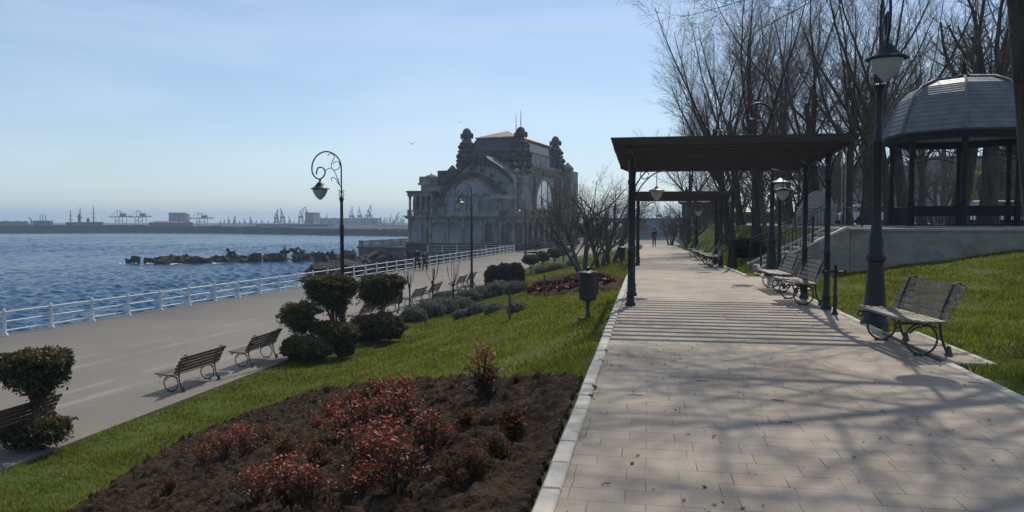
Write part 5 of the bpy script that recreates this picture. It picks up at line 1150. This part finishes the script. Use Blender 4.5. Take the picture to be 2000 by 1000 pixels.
# big arched window in the long side, opaque panes painted pale for the bright sky beyond
v0, hb = fv(1045, 412, HU1); v1, _ = fv(1080, 412, HU1); vt, htp = fv(1063, 352, HU1)
vc = (v0+v1)/2; wv_ = abs(v1-v0)
fo = arch_win(vc, hb, wv_, htp-hb, HU1, 'x', pane='window_sky', sgn=1, mull=5, fr=.7) if 'window_sky' in M else None
if fo is None:
    mat('window_sky', (.8, .83, .86), (.7, .74, .8), 1, .12, 0); fo = arch_win(vc, hb, wv_, htp-hb, HU1, 'x', pane='window_sky', sgn=1, mull=3, fr=.6)
for dv in (-.35, .35): m = MB(); m.box(HU1+.02, HU1+.55, vc+dv*0-(wv_/2+1.1) if dv < 0 else vc+wv_/2+.8, vc-(wv_/2+.8) if dv < 0 else vc+wv_/2+1.1, H1+.3, htp+.4); cpart(m, 'pilaster', 'casino_trim')
for u in (-.3, -9.0): 
    m = MB(); m.box(u-.9, u+.9 if u < -1 else HU1+.25, HV0-.45, HV0+.6, H1+.2, HC-.36); cpart(m, 'corner_pier', 'casino_trim')
m = MB(); m.box(HU1-.5, HU1+.45, HV1-1.2, HV1+.4, H1+.2, HC-.36); cpart(m, 'corner_pier', 'casino_trim')
# stair turret beside the corner
u, hh = fu(1007, 345, -3.0); m = MB(); m.box(u-1.3, u+1.0, -3.2, -.6, H1+.22, hh-.9); m.box(u-1.5, u+1.2, -3.4, -.5, hh-.9, hh-.6); cpart(m, 'turret_wall', 'casino_wall')
m = MB(); m.lathe([(1.1, hh-.6), (1.2, hh-.1), (.6, hh+.5), (.7, hh+.8), (.1, hh+1.3)], u-.2, -1.9, 10); cpart(m, 'turret_cap', 'casino_trim', None, True)
arch_win(u-.15, H1+2.4, 1.0, 2.4, -3.2, fr=.25, mull=3, pane='window_dark')
u, hh = fu(983, 378, -4.5); m = MB(); m.lathe([(1.9, H1+.222), (1.9, hh-1.0), (2.05, hh-.9), (2.05, hh-.7), (1.5, hh-.3), (.8, hh+.1), (.1, hh+.2)], u, -5, 14); cpart(m, 'bay_window', 'casino_wall', None, True)
m = MB()
for k in range(9): a = R(190+k*20); m.box(u+1.9*math.cos(a)-.12, u+1.9*math.cos(a)+.12, -5+1.9*math.sin(a)-.12, -5+1.9*math.sin(a)+.12, H1+1.1, hh-1.0)
cpart(m, 'bay_window_columns', 'casino_trim')
# four ornate corner finials
def finial(u, v, top, k=1.0):
    m = MB(); b = top-6.9
    m.lathe([(1.55, b), (1.6, b+.5), (1.3, b+.8), (1.45, b+1.5), (1.75, b+1.9), (1.3, b+2.3), (1.2, b+3.0), (1.5, b+3.3), (1.05, b+3.7), (.95, b+4.2), (1.15, b+4.5), (.75, b+4.9), (.7, b+5.2)], u, v, 9)
    f = cpart(m, 'corner_finial', 'stone_dark')
    for a in range(0, 360, 60):
        for r_, z, s_ in ((1.5, b+1.2, .5), (1.35, b+2.6, .45), (1.1, b+4.0, .35)):
            q = MB()
            x, y = u+r_*math.cos(R(a+z*9)), v+r_*math.sin(R(a+z*9)); q.lathe([(.05, z-s_*1.2), (s_*.8, z-s_*.5), (s_, z), (s_*.6, z+s_*.7), (.05, z+s_)], x, y, 6)
            q.build('carved_scroll', 'stone_dark', f)
    m = MB(); m.lathe([(.5, top-1.8), (.55, top-1.6), (.82, top-1.5), (.86, top-1.05), (.7, top-.9), (.68, top-.6), (.5, top-.25), (.2, top-.05), (.03, top)], u, v, 10)
    for a in range(0, 360, 90): x, y = u+.85*math.cos(R(a)), v+.85*math.sin(R(a)); m.lathe([(.1, top-1.7), (.26, top-1.4), (.2, top-.9), (.05, top-.8)], x, y, 6)
    m.build('finial_cap', 'stone_dark', f, True)
finial(fu(912, 300, .3)[0], .3, fu(913, 250, .3)[1]); finial(-.1, .3, fu(1017, 247, .3)[1]); finial(-.2, HV1-1, fv(1088, 267, -.2)[1]); finial(HU0+.8, HV1-1, 18.5)
u, hh = -.5, fv(1118, 340, 0)[1]
m = MB(); m.box(-6, 2.2, HV1+.56, HV1+5, H1+.22, hh); m.lathe([(1.0, hh), (1.1, hh+.6), (.6, hh+1.1), (.1, hh+1.6)], 1.0, HV1+2.5, 8); cpart(m, 'rear_wing', 'casino_wall')
for (u, v, a, b_) in ((-3.6, 8, HT+1.3, HT+4.6), (-.1, .3, 18.3, 20.6)):
    m = MB(); m.tube([(u, v, a), (u, v, b_)], .05, 5, rs=[.07, .03]); cpart(m, 'lightning_rod', 'iron')
# casino sea terrace
TV = -9.0; tu0 = fu(700, 480, TV)[0]
tr = empty('sea_terrace', CB, CROT, 'dark stained stone terrace wall of the casino standing in the sea', 'terrace')
m = MB(); m.box(tu0, -1.5, TV, 26, -3.6, .08); m.box(tu0+10, 3, 26, 30, -3.6, .08); m.build('terrace_wall', 'seawall', tr)
m = MB(); m.box(tu0-.2, -1.4, TV-.2, TV+.6, .082, .3); m.box(tu0-.2, tu0+.5, TV+.602, 26, .082, .3); m.build('coping', 'stone_dark', tr)
balustrade([(tu0+.1, TV+.3), (uL+.4, TV+.3)], .3, .9, 'balustrade', 'concrete', tr); balustrade([(tu0+.15, TV+.4), (tu0+.15, 25.5)], .3, .9, 'balustrade', 'concrete', tr)

# ------------------------------------------------------------------ breakwater blocks
def rock_mesh(seed, tet=False):
    q = random.Random(seed)
    if tet:
        m = MB()
        for d in ((0, 0, 1), (.94, 0, -.33), (-.47, .82, -.33), (-.47, -.82, -.33)):
            D = Vector(d); m.tube([D*.0, D*.55, D*1.15], .3, 7, rs=[.42, .36, .26])
        return m.build('breakwater_block', 'rock', None)
    m = MB(); V = []; 
    for sx_ in (-1, 1):
        for sy in (-1, 1):
            for sz in (-1, 1): V.append((sx_*q.uniform(.65, 1.2), sy*q.uniform(.6, 1.05), sz*q.uniform(.4, .8)))
    m.add(V, [(0, 1, 3, 2), (4, 6, 7, 5), (0, 4, 5, 1), (2, 3, 7, 6), (0, 2, 6, 4), (1, 5, 7, 3)]); return m.build('breakwater_block', 'rock', None)
rk = [rock_mesh(1), rock_mesh(2), rock_mesh(3), rock_mesh(5), rock_mesh(0, True), rock_mesh(0, True)]
rused = set(); SEA = -4.38
def rock(px, D, z, s_, t, grp, lab):
    p = at(px, 433, D); src = rk[t]; loc = (float(p[0]), float(p[1]), z); rot = (rng.random()*6, rng.random()*6, rng.random()*6)
    if t not in rused: rused.add(t); o = src
    else: o = src.copy(); link(o)
    o.location = loc; o.rotation_euler = rot; o.scale = (s_*rng.uniform(.8, 1.3), s_, s_); tag(o, lab, 'rock', grp)
gA = 'blocks of the far breakwater spit'; lA = 'dark wet concrete block in the long low breakwater spit in the sea'
for k in range(120):
    px = rng.uniform(300, 690); D = 110+(px-300)*.025+rng.uniform(-2.5, 2.5); ht = np.interp(px, [300, 400, 520, 690], [.0, .1, .35, .5])
    if 420 < px < 428: continue
    rock(px, D, SEA+rng.uniform(-.35, .2+ht), rng.uniform(.55, .9), rng.choice([0, 1, 2, 3, 4, 5]) if px > 480 else rng.choice([0, 1, 2, 3]), gA, lA)
for px, z in ((448, 1.6), (556, 1.7), (575, 1.9), (590, 1.5), (645, 1.2), (540, 1.2), (680, 1.1)): rock(px, 112+(px-300)*.02, SEA+z-.35, .72, 4, 'upright four-legged blocks on the spit', 'four-legged concrete block sticking up from the breakwater spit')
for px in (252, 262, 288): rock(px, 111, SEA+.05, .7, 0, 'outermost blocks', 'low outlying block awash left of the breakwater spit')
gB = 'blocks piled against the sea wall'; lB = 'angular dark block in the pile between the white railing and the terrace'
for k in range(110):
    px = rng.uniform(615, 830); D0 = np.interp(px, [615, 700, 830], [80, 88, 98]); D = D0+rng.uniform(-9, 9)
    rock(px, D, SEA+rng.uniform(-.1, 1.1), rng.uniform(.7, 1.3), rng.choice([0, 1, 2, 3, 4, 5]), gB, lB)
m = MB()
for px, D, l in ((300, 110.5, 3.5), (272, 110, 3), (345, 108, .8), (423, 110, 1.2), (640, 92, 1.0)):
    p = at(px, 433, D)
    for k in range(14): x, y = p[0]+rng.uniform(-l, l), p[1]+rng.uniform(-.5, .5); m.lathe([(rng.uniform(.15, .4), SEA-.02), (.12, SEA+.07), (.02, SEA+.12)], x, y, 7)
o = m.build('sea_foam', 'foam', None, True); tag(o, 'white foam breaking round the breakwater blocks', 'foam', kind='stuff')

# ------------------------------------------------------------------ harbour skyline
def far(px, D, z=SEA): p = at(px, 433, D); return (float(p[0]), float(p[1]), z)
def hz(py, D): return 1.62+(433-py)*D/1500      # world height seen at picture row py
bwp = [(-260, 452, 3.6), (0, 430, 3.9), (200, 425, 4.0), (400, 400, 3.7), (600, 350, 3.0), (790, 315, 2.4), (1000, 300, 2.2), (1300, 290, 2.0)]
bw = empty('harbour_breakwater', far(400, 400), 0, 'long dark harbour breakwater closing off the sea on the horizon', 'breakwater'); m = MB(); Pp = []
for a, b_ in zip(bwp[:-1], bwp[1:]):
    for t in np.linspace(0, 1, 26)[:-1]:
        px, D, h = [a[i]*(1-t)+b_[i]*t for i in range(3)]; q = at(px, 433, D)-np.array(far(400, 400)); q2 = at(px, 433, D+16)-np.array(far(400, 400)); hj = h+rng.uniform(-.35, .35)
        Pp.append(((q[0], q[1], -1), (q[0]*.998+q2[0]*.002, q[1]+3, hj), (q2[0], q2[1], hj)))
V = [v for t in Pp for v in t]; F = []
for i in range(len(Pp)-1): F += [(3*i, 3*i+3, 3*i+4, 3*i+1), (3*i+1, 3*i+4, 3*i+5, 3*i+2)]
m.add(V, F); m.build('rubble_slope', 'dark_land', bw)
m = MB(); A = [far(px, D, -1.9) for px, D in ((-700, 470), (400, 425), (1000, 345), (1500, 330))]; B = [far(px, 2600, -1.9) for px in (1500, 1000, 400, -700)]
m.add(A+B, [tuple(range(8))]); tag(m.build('harbour_land', 'dark_land'), kind='structure')
HG = 'harbour cranes on the horizon'
def jib_crane(px, top, D, lean=.35, s_=1.0, label=''):
    base = far(px, D, -1.5); r_ = empty('harbour_crane', base, YAW, label, 'crane', HG); H = hz(top, D)+1.5; t = D/1500*1.0*s_
    m = MB(); w = H*.16
    for sx_ in (-1, 1):
        for sy in (-1, 1): m.bar((sx_*w, sy*w, 0), (sx_*w*.5, sy*w*.5, H*.38), t)
        m.bar((sx_*w*.9, -w, H*.12), (-sx_*w*.7, -w, H*.3), t*.7)
    m.build('portal', 'metal_haze', r_)
    m = MB(); m.box(-w*.7, w*.7, -w*.6, w*.6, H*.38, H*.5); m.build('cab', 'metal_haze', r_)
    m = MB(); tip = (lean*H, 0, H); m.bar((w*.4, 0, H*.45), tip, t); m.bar((-w*.3, 0, H*.72), tip, t*.6); m.bar((w*.1, 0, H*.5), (-w*.3, 0, H*.74), t); m.bar((-w*.9, 0, H*.45), (-w*.3, 0, H*.74), t*.8)
    m.bar((w*.4, 0, H*.45), (lean*H*.5-w*.5, 0, H*.8), t*.6); m.build('jib', 'metal_haze', r_)
def gantry_crane(px0, px1, top, D, label, flip=1):
    px = (px0+px1)/2; base = far(px, D, -1.5); r_ = empty('gantry_crane', base, YAW, label, 'crane', HG); H = hz(top, D)+1.5; W = (px1-px0)*D/1500; t = D/1500*.95
    m = MB()
    for x in (-.15, .18): m.bar((x*W, -3, 0), (x*W, -3, H*.62), t*1.1); m.bar((x*W, 3, 0), (x*W, 3, H*.62), t*1.1)
    m.bar((-.15*W, -3, H*.3), (.18*W, -3, H*.3), t); m.bar((-.15*W, -3, H*.3), (.18*W, -3, H*.6), t*.6); m.build('portal', 'metal_haze', r_)
    m = MB(); m.bar((-.5*W, 0, H*.56), (.5*W, 0, H*.6), t*1.5); m.build('boom', 'metal_haze', r_)
    m = MB(); a = -.12*W*flip; m.bar((-.15*W, 0, H*.6), (a, 0, H), t); m.bar((.15*W, 0, H*.6), (a+.06*W, 0, H), t); m.bar((a, 0, H), (a+.06*W, 0, H), t); m.bar((a, 0, H), (-.48*W, 0, H*.57), t*.6); m.bar((a+.06*W, 0, H), (.45*W, 0, H*.6), t*.6); m.build('apex_frame', 'metal_haze', r_)
    m = MB(); m.box(.02*W, .2*W, -2, 2, H*.62, H*.8); m.build('machine_house', 'metal_haze', r_)
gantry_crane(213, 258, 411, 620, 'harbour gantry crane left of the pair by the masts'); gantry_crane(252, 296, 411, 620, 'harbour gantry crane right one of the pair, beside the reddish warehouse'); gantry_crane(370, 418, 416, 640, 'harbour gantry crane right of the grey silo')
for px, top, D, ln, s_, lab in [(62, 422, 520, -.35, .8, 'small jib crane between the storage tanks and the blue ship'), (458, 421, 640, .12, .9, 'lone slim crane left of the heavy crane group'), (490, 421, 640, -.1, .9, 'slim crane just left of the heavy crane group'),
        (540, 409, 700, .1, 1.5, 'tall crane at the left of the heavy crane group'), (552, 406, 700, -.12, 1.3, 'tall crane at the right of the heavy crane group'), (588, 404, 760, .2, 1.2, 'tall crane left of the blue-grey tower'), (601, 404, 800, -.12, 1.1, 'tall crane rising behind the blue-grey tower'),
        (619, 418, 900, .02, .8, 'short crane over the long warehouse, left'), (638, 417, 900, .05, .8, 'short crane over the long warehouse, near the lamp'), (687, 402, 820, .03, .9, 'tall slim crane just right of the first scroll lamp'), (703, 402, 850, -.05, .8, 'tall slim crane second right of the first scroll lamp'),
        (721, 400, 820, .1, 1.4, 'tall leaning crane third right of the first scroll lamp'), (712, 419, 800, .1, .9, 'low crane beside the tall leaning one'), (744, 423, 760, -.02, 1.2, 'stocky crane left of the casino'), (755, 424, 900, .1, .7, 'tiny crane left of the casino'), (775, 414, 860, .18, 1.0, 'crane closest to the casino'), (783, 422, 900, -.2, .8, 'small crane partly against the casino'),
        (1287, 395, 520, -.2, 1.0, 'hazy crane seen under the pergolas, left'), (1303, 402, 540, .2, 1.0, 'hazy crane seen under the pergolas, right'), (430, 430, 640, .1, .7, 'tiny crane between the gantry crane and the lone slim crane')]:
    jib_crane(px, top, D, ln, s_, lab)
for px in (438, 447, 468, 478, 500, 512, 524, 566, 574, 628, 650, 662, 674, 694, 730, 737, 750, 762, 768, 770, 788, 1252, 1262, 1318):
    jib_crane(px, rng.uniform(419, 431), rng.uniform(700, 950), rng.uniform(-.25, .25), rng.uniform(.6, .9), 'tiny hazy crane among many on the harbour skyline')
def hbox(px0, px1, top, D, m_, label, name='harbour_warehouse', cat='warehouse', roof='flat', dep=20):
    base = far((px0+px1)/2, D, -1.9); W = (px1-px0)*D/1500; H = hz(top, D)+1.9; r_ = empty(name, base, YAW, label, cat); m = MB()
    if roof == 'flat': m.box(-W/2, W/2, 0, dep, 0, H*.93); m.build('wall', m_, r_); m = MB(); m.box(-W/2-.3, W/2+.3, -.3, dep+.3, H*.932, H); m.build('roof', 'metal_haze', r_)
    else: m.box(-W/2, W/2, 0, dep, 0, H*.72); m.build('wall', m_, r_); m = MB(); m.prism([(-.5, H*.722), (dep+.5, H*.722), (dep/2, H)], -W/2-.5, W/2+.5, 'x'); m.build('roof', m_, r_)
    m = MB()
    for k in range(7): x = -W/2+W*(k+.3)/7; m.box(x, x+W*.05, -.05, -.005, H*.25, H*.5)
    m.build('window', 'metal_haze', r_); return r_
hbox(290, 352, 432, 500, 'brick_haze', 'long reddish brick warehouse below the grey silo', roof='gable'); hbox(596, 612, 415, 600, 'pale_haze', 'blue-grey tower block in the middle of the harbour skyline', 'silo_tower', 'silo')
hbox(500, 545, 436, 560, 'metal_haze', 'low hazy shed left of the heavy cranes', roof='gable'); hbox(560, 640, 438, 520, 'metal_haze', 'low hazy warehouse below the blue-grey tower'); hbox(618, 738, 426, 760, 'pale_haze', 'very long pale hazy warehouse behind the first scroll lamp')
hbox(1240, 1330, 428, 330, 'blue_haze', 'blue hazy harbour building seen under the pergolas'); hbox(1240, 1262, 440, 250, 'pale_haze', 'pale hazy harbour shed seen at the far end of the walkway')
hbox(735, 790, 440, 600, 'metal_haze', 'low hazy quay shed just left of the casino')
# viaduct
r_ = empty('viaduct', far(1290, 300, -1.9), YAW, 'hazy flat viaduct on arches seen under the pergolas', 'bridge'); m = MB(); Hh = hz(426, 300)+1.9; m.box(-30, 30, 0, 3, Hh-.8, Hh); m.build('deck', 'metal_haze', r_)
for k in range(9): m = MB(); x = -28+k*7; m.box(x-.5, x+.5, .3, 2.7, 0, Hh-.802); m.strip([(x+.5+i_*.6, Hh-.9) for i_ in range(11)], [(x+.5+i_*.6, Hh-1.0-1.6*(abs(i_-5)/5)**2) for i_ in range(11)], .4, 2.6); m.build('arch_pier', 'metal_haze', r_)
# silo cluster: four cylinders + tower
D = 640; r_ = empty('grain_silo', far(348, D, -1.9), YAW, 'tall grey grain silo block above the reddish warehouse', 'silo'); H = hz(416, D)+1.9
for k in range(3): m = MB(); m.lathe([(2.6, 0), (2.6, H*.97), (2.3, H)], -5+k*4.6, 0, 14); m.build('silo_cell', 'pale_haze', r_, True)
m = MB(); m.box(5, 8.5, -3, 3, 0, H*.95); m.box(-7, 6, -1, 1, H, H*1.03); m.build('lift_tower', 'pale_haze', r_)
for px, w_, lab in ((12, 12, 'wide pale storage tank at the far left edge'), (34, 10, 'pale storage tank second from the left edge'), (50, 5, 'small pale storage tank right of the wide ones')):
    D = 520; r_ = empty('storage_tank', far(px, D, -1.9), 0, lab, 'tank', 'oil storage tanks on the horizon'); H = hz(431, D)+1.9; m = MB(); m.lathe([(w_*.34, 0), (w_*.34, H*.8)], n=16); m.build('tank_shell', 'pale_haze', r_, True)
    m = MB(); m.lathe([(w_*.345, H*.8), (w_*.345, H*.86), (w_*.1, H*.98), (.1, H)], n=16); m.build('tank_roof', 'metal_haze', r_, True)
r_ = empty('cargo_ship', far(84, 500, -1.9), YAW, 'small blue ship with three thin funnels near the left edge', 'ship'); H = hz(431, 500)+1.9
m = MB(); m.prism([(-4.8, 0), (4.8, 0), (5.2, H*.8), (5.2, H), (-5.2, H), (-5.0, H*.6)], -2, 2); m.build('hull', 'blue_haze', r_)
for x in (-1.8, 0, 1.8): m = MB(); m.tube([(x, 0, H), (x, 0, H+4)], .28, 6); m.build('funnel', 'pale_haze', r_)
r_ = empty('sailing_ship', far(160, 480, -1.9), YAW, 'three-masted sailing ship moored behind the breakwater', 'ship'); m = MB(); m.prism([(-9, 1), (-7, 0), (10, 0), (13, 3.2), (12, 3.4), (-9, 3.2)], -2, 2); m.build('hull', 'metal_haze', r_)
for px, top in ((138, 409), (157, 404), (183, 402)):
    x = (px-160)*480/1500; H = hz(top, 480)+1.9; m = MB(); m.tube([(x, 0, 1), (x, 0, H)], .3, 5, rs=[.42, .16])
    for f in (.45, .65, .82): m.tube([(x-2.4*(1.1-f), 0, H*f), (x+2.4*(1.1-f), 0, H*f)], .13, 4)
    m.build('mast', 'metal_haze', r_)
for px, top, lab in ((155, 417, 'dark navigation tower left of the middle mast'), (172, 425, 'small dark navigation tower right of the middle mast')):
    r_ = empty('signal_tower', far(px, 470, -1.9), 0, lab, 'tower'); H = hz(top, 470)+1.9; m = MB(); m.lathe([(.9, 0), (.7, H*.7)], n=8); m.build('tower_shaft', 'metal_haze', r_); m = MB(); m.lathe([(1.3, H*.702), (1.3, H*.78), (.6, H*.8), (.5, H*.95), (.1, H)], n=8); m.build('lantern_room', 'metal_haze', r_)

# ------------------------------------------------------------------ people
def skinned(name, verts, edges, radii, m_, parent, lv=2):
    me = bpy.data.meshes.new(name); me.from_pydata(verts, edges, []); me.materials.append(M[m_]); o = bpy.data.objects.new(name, me); link(o, parent)
    md = o.modifiers.new('Skin', 'SKIN'); md.use_smooth_shade = True
    for i, r_ in enumerate(radii): me.skin_vertices[0].data[i].radius = (r_, r_) if not isinstance(r_, tuple) else r_
    me.skin_vertices[0].data[0].use_root = True
    sd = o.modifiers.new('Sub', 'SUBSURF'); sd.levels = lv; sd.render_levels = lv; return o
def person(loc, rz, label, h=1.72, top='cloth_dark', legs='cloth_dark', stride=.28, hood=False, arm=0, group=None):
    r_ = empty('person', loc, rz, label, 'person', group); k = h/1.72
    S = lambda L_: [(x*k, y*k, z*k) for x, y, z in L_]
    s_ = stride
    J = [(0, 0, .95), (0, .01, 1.15), (0, .02, 1.38), (0, .02, 1.47), (0, .03, 1.55), (0, .03, 1.66),
         (.09, 0, .90), (.10, s_*.55, .50), (.10, s_*.6, .08), (.10, s_*.6+.16, .04), (-.09, 0, .90), (-.10, -s_*.3, .50), (-.10, -s_*1.0, .10), (-.10, -s_*1.0+.15, .04),
         (.17, .02, 1.40), (.23, -.04-arm*.1, 1.14), (.21, .04+arm*.15, .90), (.21, .07+arm*.2, .80), (-.17, .02, 1.40), (-.23, .05, 1.14), (-.21, .12, .91), (-.21, .15, .82)]
    E = [(0, 1), (1, 2), (2, 3), (3, 4), (4, 5), (0, 6), (6, 7), (7, 8), (8, 9), (0, 10), (10, 11), (11, 12), (12, 13), (2, 14), (14, 15), (15, 16), (16, 17), (2, 18), (18, 19), (19, 20), (20, 21)]
    Rd = [.12, .11, .12, .05, .08, .085, .085, .055, .04, .035, .085, .055, .04, .035, .055, .042, .032, .035, .055, .042, .032, .035]
    skinned('body', S(J), E, [q*k for q in Rd], 'skin', r_)
    def sub(idx, grow, name, m_, extra=None):
        mp_ = {j: i for i, j in enumerate(idx)}; e = [(mp_[a], mp_[b_]) for a, b_ in E if a in mp_ and b_ in mp_]
        V = S([J[j] for j in idx]); return skinned(name, V, e, [(Rd[j]+grow)*k for j in idx], m_, r_)
    sub([0, 1, 2, 14, 15, 16, 18, 19, 20], .022, 'jacket', top); sub([0, 6, 7, 8, 10, 11, 12], .016, 'trousers', legs)
    for a, b_ in ((8, 9), (12, 13)): sub([a, b_], .018, 'shoe', 'cloth_dark')
    hm = MB(); hm.lathe([(.02, 1.775*k), (.07*k, 1.765*k), (.10*k, 1.72*k), (.105*k, 1.66*k), (.10*k, 1.60*k)], 0, .01*k, 12, cap=False); hm.build('hood' if hood else 'hair', top if hood else 'hair', r_, True)
    # face
    fm = MB(); fm.lathe([(.001, 1.665*k), (.012*k, 1.645*k), (.001, 1.63*k)], 0, .118*k, 6); fm.build('nose', 'skin', r_, True)
    return r_
def pp_at(px, py, z=ZPROM): q = on(px, py, z); return (float(q[0]), float(q[1]), z)
person(pp_at(815, 527), 2.9, 'walker in a dark hooded jacket by the white railing, left one of the pair', 1.82, hood=True, group=None)
person(pp_at(830, 528), 3.0, 'walker in dark clothes by the white railing, right one of the pair', 1.66, top='cloth_brown')
for px, py, t_, h_, lab in ((1035, 489, 'cloth_brown', 1.5, 'leftmost small figure on the casino forecourt'), (1041, 489.5, 'cloth_red', 1.75, 'figure in a reddish coat on the casino forecourt'), (1048, 489.5, 'cloth_dark', 1.7, 'dark figure just right of the reddish one on the forecourt'), (1052, 489, 'cloth_dark', 1.7, 'rightmost dark figure on the casino forecourt')):
    person(pp_at(px, py), 1+rng.random()*2, lab, h_, top=t_)
y_ = 74; person((at(1278, 433, y_)[0], at(1278, 433, y_)[1], float(zp(at(1278, 433, y_)[1]))), 3.1, 'lone walker far down the walkway, seen under the pergolas', 1.75, top='cloth_dark', legs='cloth_brown')
# gulls
for px, py, D, s_, lab in ((805, 281, 60, 1.0, 'larger seagull gliding left of the casino roof'), (898, 239, 80, .8, 'tiny seagull above the casino\'s left finial')):
    c = at(px, py, D); r_ = empty('seagull', c, .4, lab, 'seagull'); m = MB(); m.lathe([(.01, -.26), (.05, -.2), (.075, -.05), (.07, .1), (.045, .18), (.035, .24), (.005, .3)], n=8); v_ = m.v; m.v = [(x, z, y*.9) for x, y, z in v_]; m.build('body', 'gull', r_, True)
    for sg in (-1, 1):
        m = MB(); m.add([(sg*.04, .08, .02), (sg*.32, .16, .14), (sg*.68, -.02, .06), (sg*.3, .0, .13), (sg*.04, -.1, .02), (sg*.04, .0, .05), (sg*.32, .08, .165)], [(0, 1, 6, 5), (5, 6, 3, 4), (1, 2, 6), (6, 2, 3), (0, 5, 4), (0, 4, 3, 1), (1, 3, 2)]); m.build('wing', 'gull', r_)
    r_.scale = (s_*.75,)*3

# ------------------------------------------------------------------ haze
mv = bpy.data.materials.new('haze_volume'); mv.use_nodes = True; n = mv.node_tree; n.nodes.remove(n.nodes['Principled BSDF'])
pv = n.nodes.new('ShaderNodeVolumePrincipled'); pv.inputs['Color'].default_value = (.58, .77, 1, 1); pv.inputs['Density'].default_value = .0005; pv.inputs['Anisotropy'].default_value = .2
n.links.new(pv.outputs[0], n.nodes['Material Output'].inputs['Volume'])
m = MB(); m.box(-3400, 1900, -700, 3400, -8, 42); hzo = m.build('haze', mv); tag(hzo, 'pale blue sea haze filling the air over the harbour', 'haze', kind='stuff')
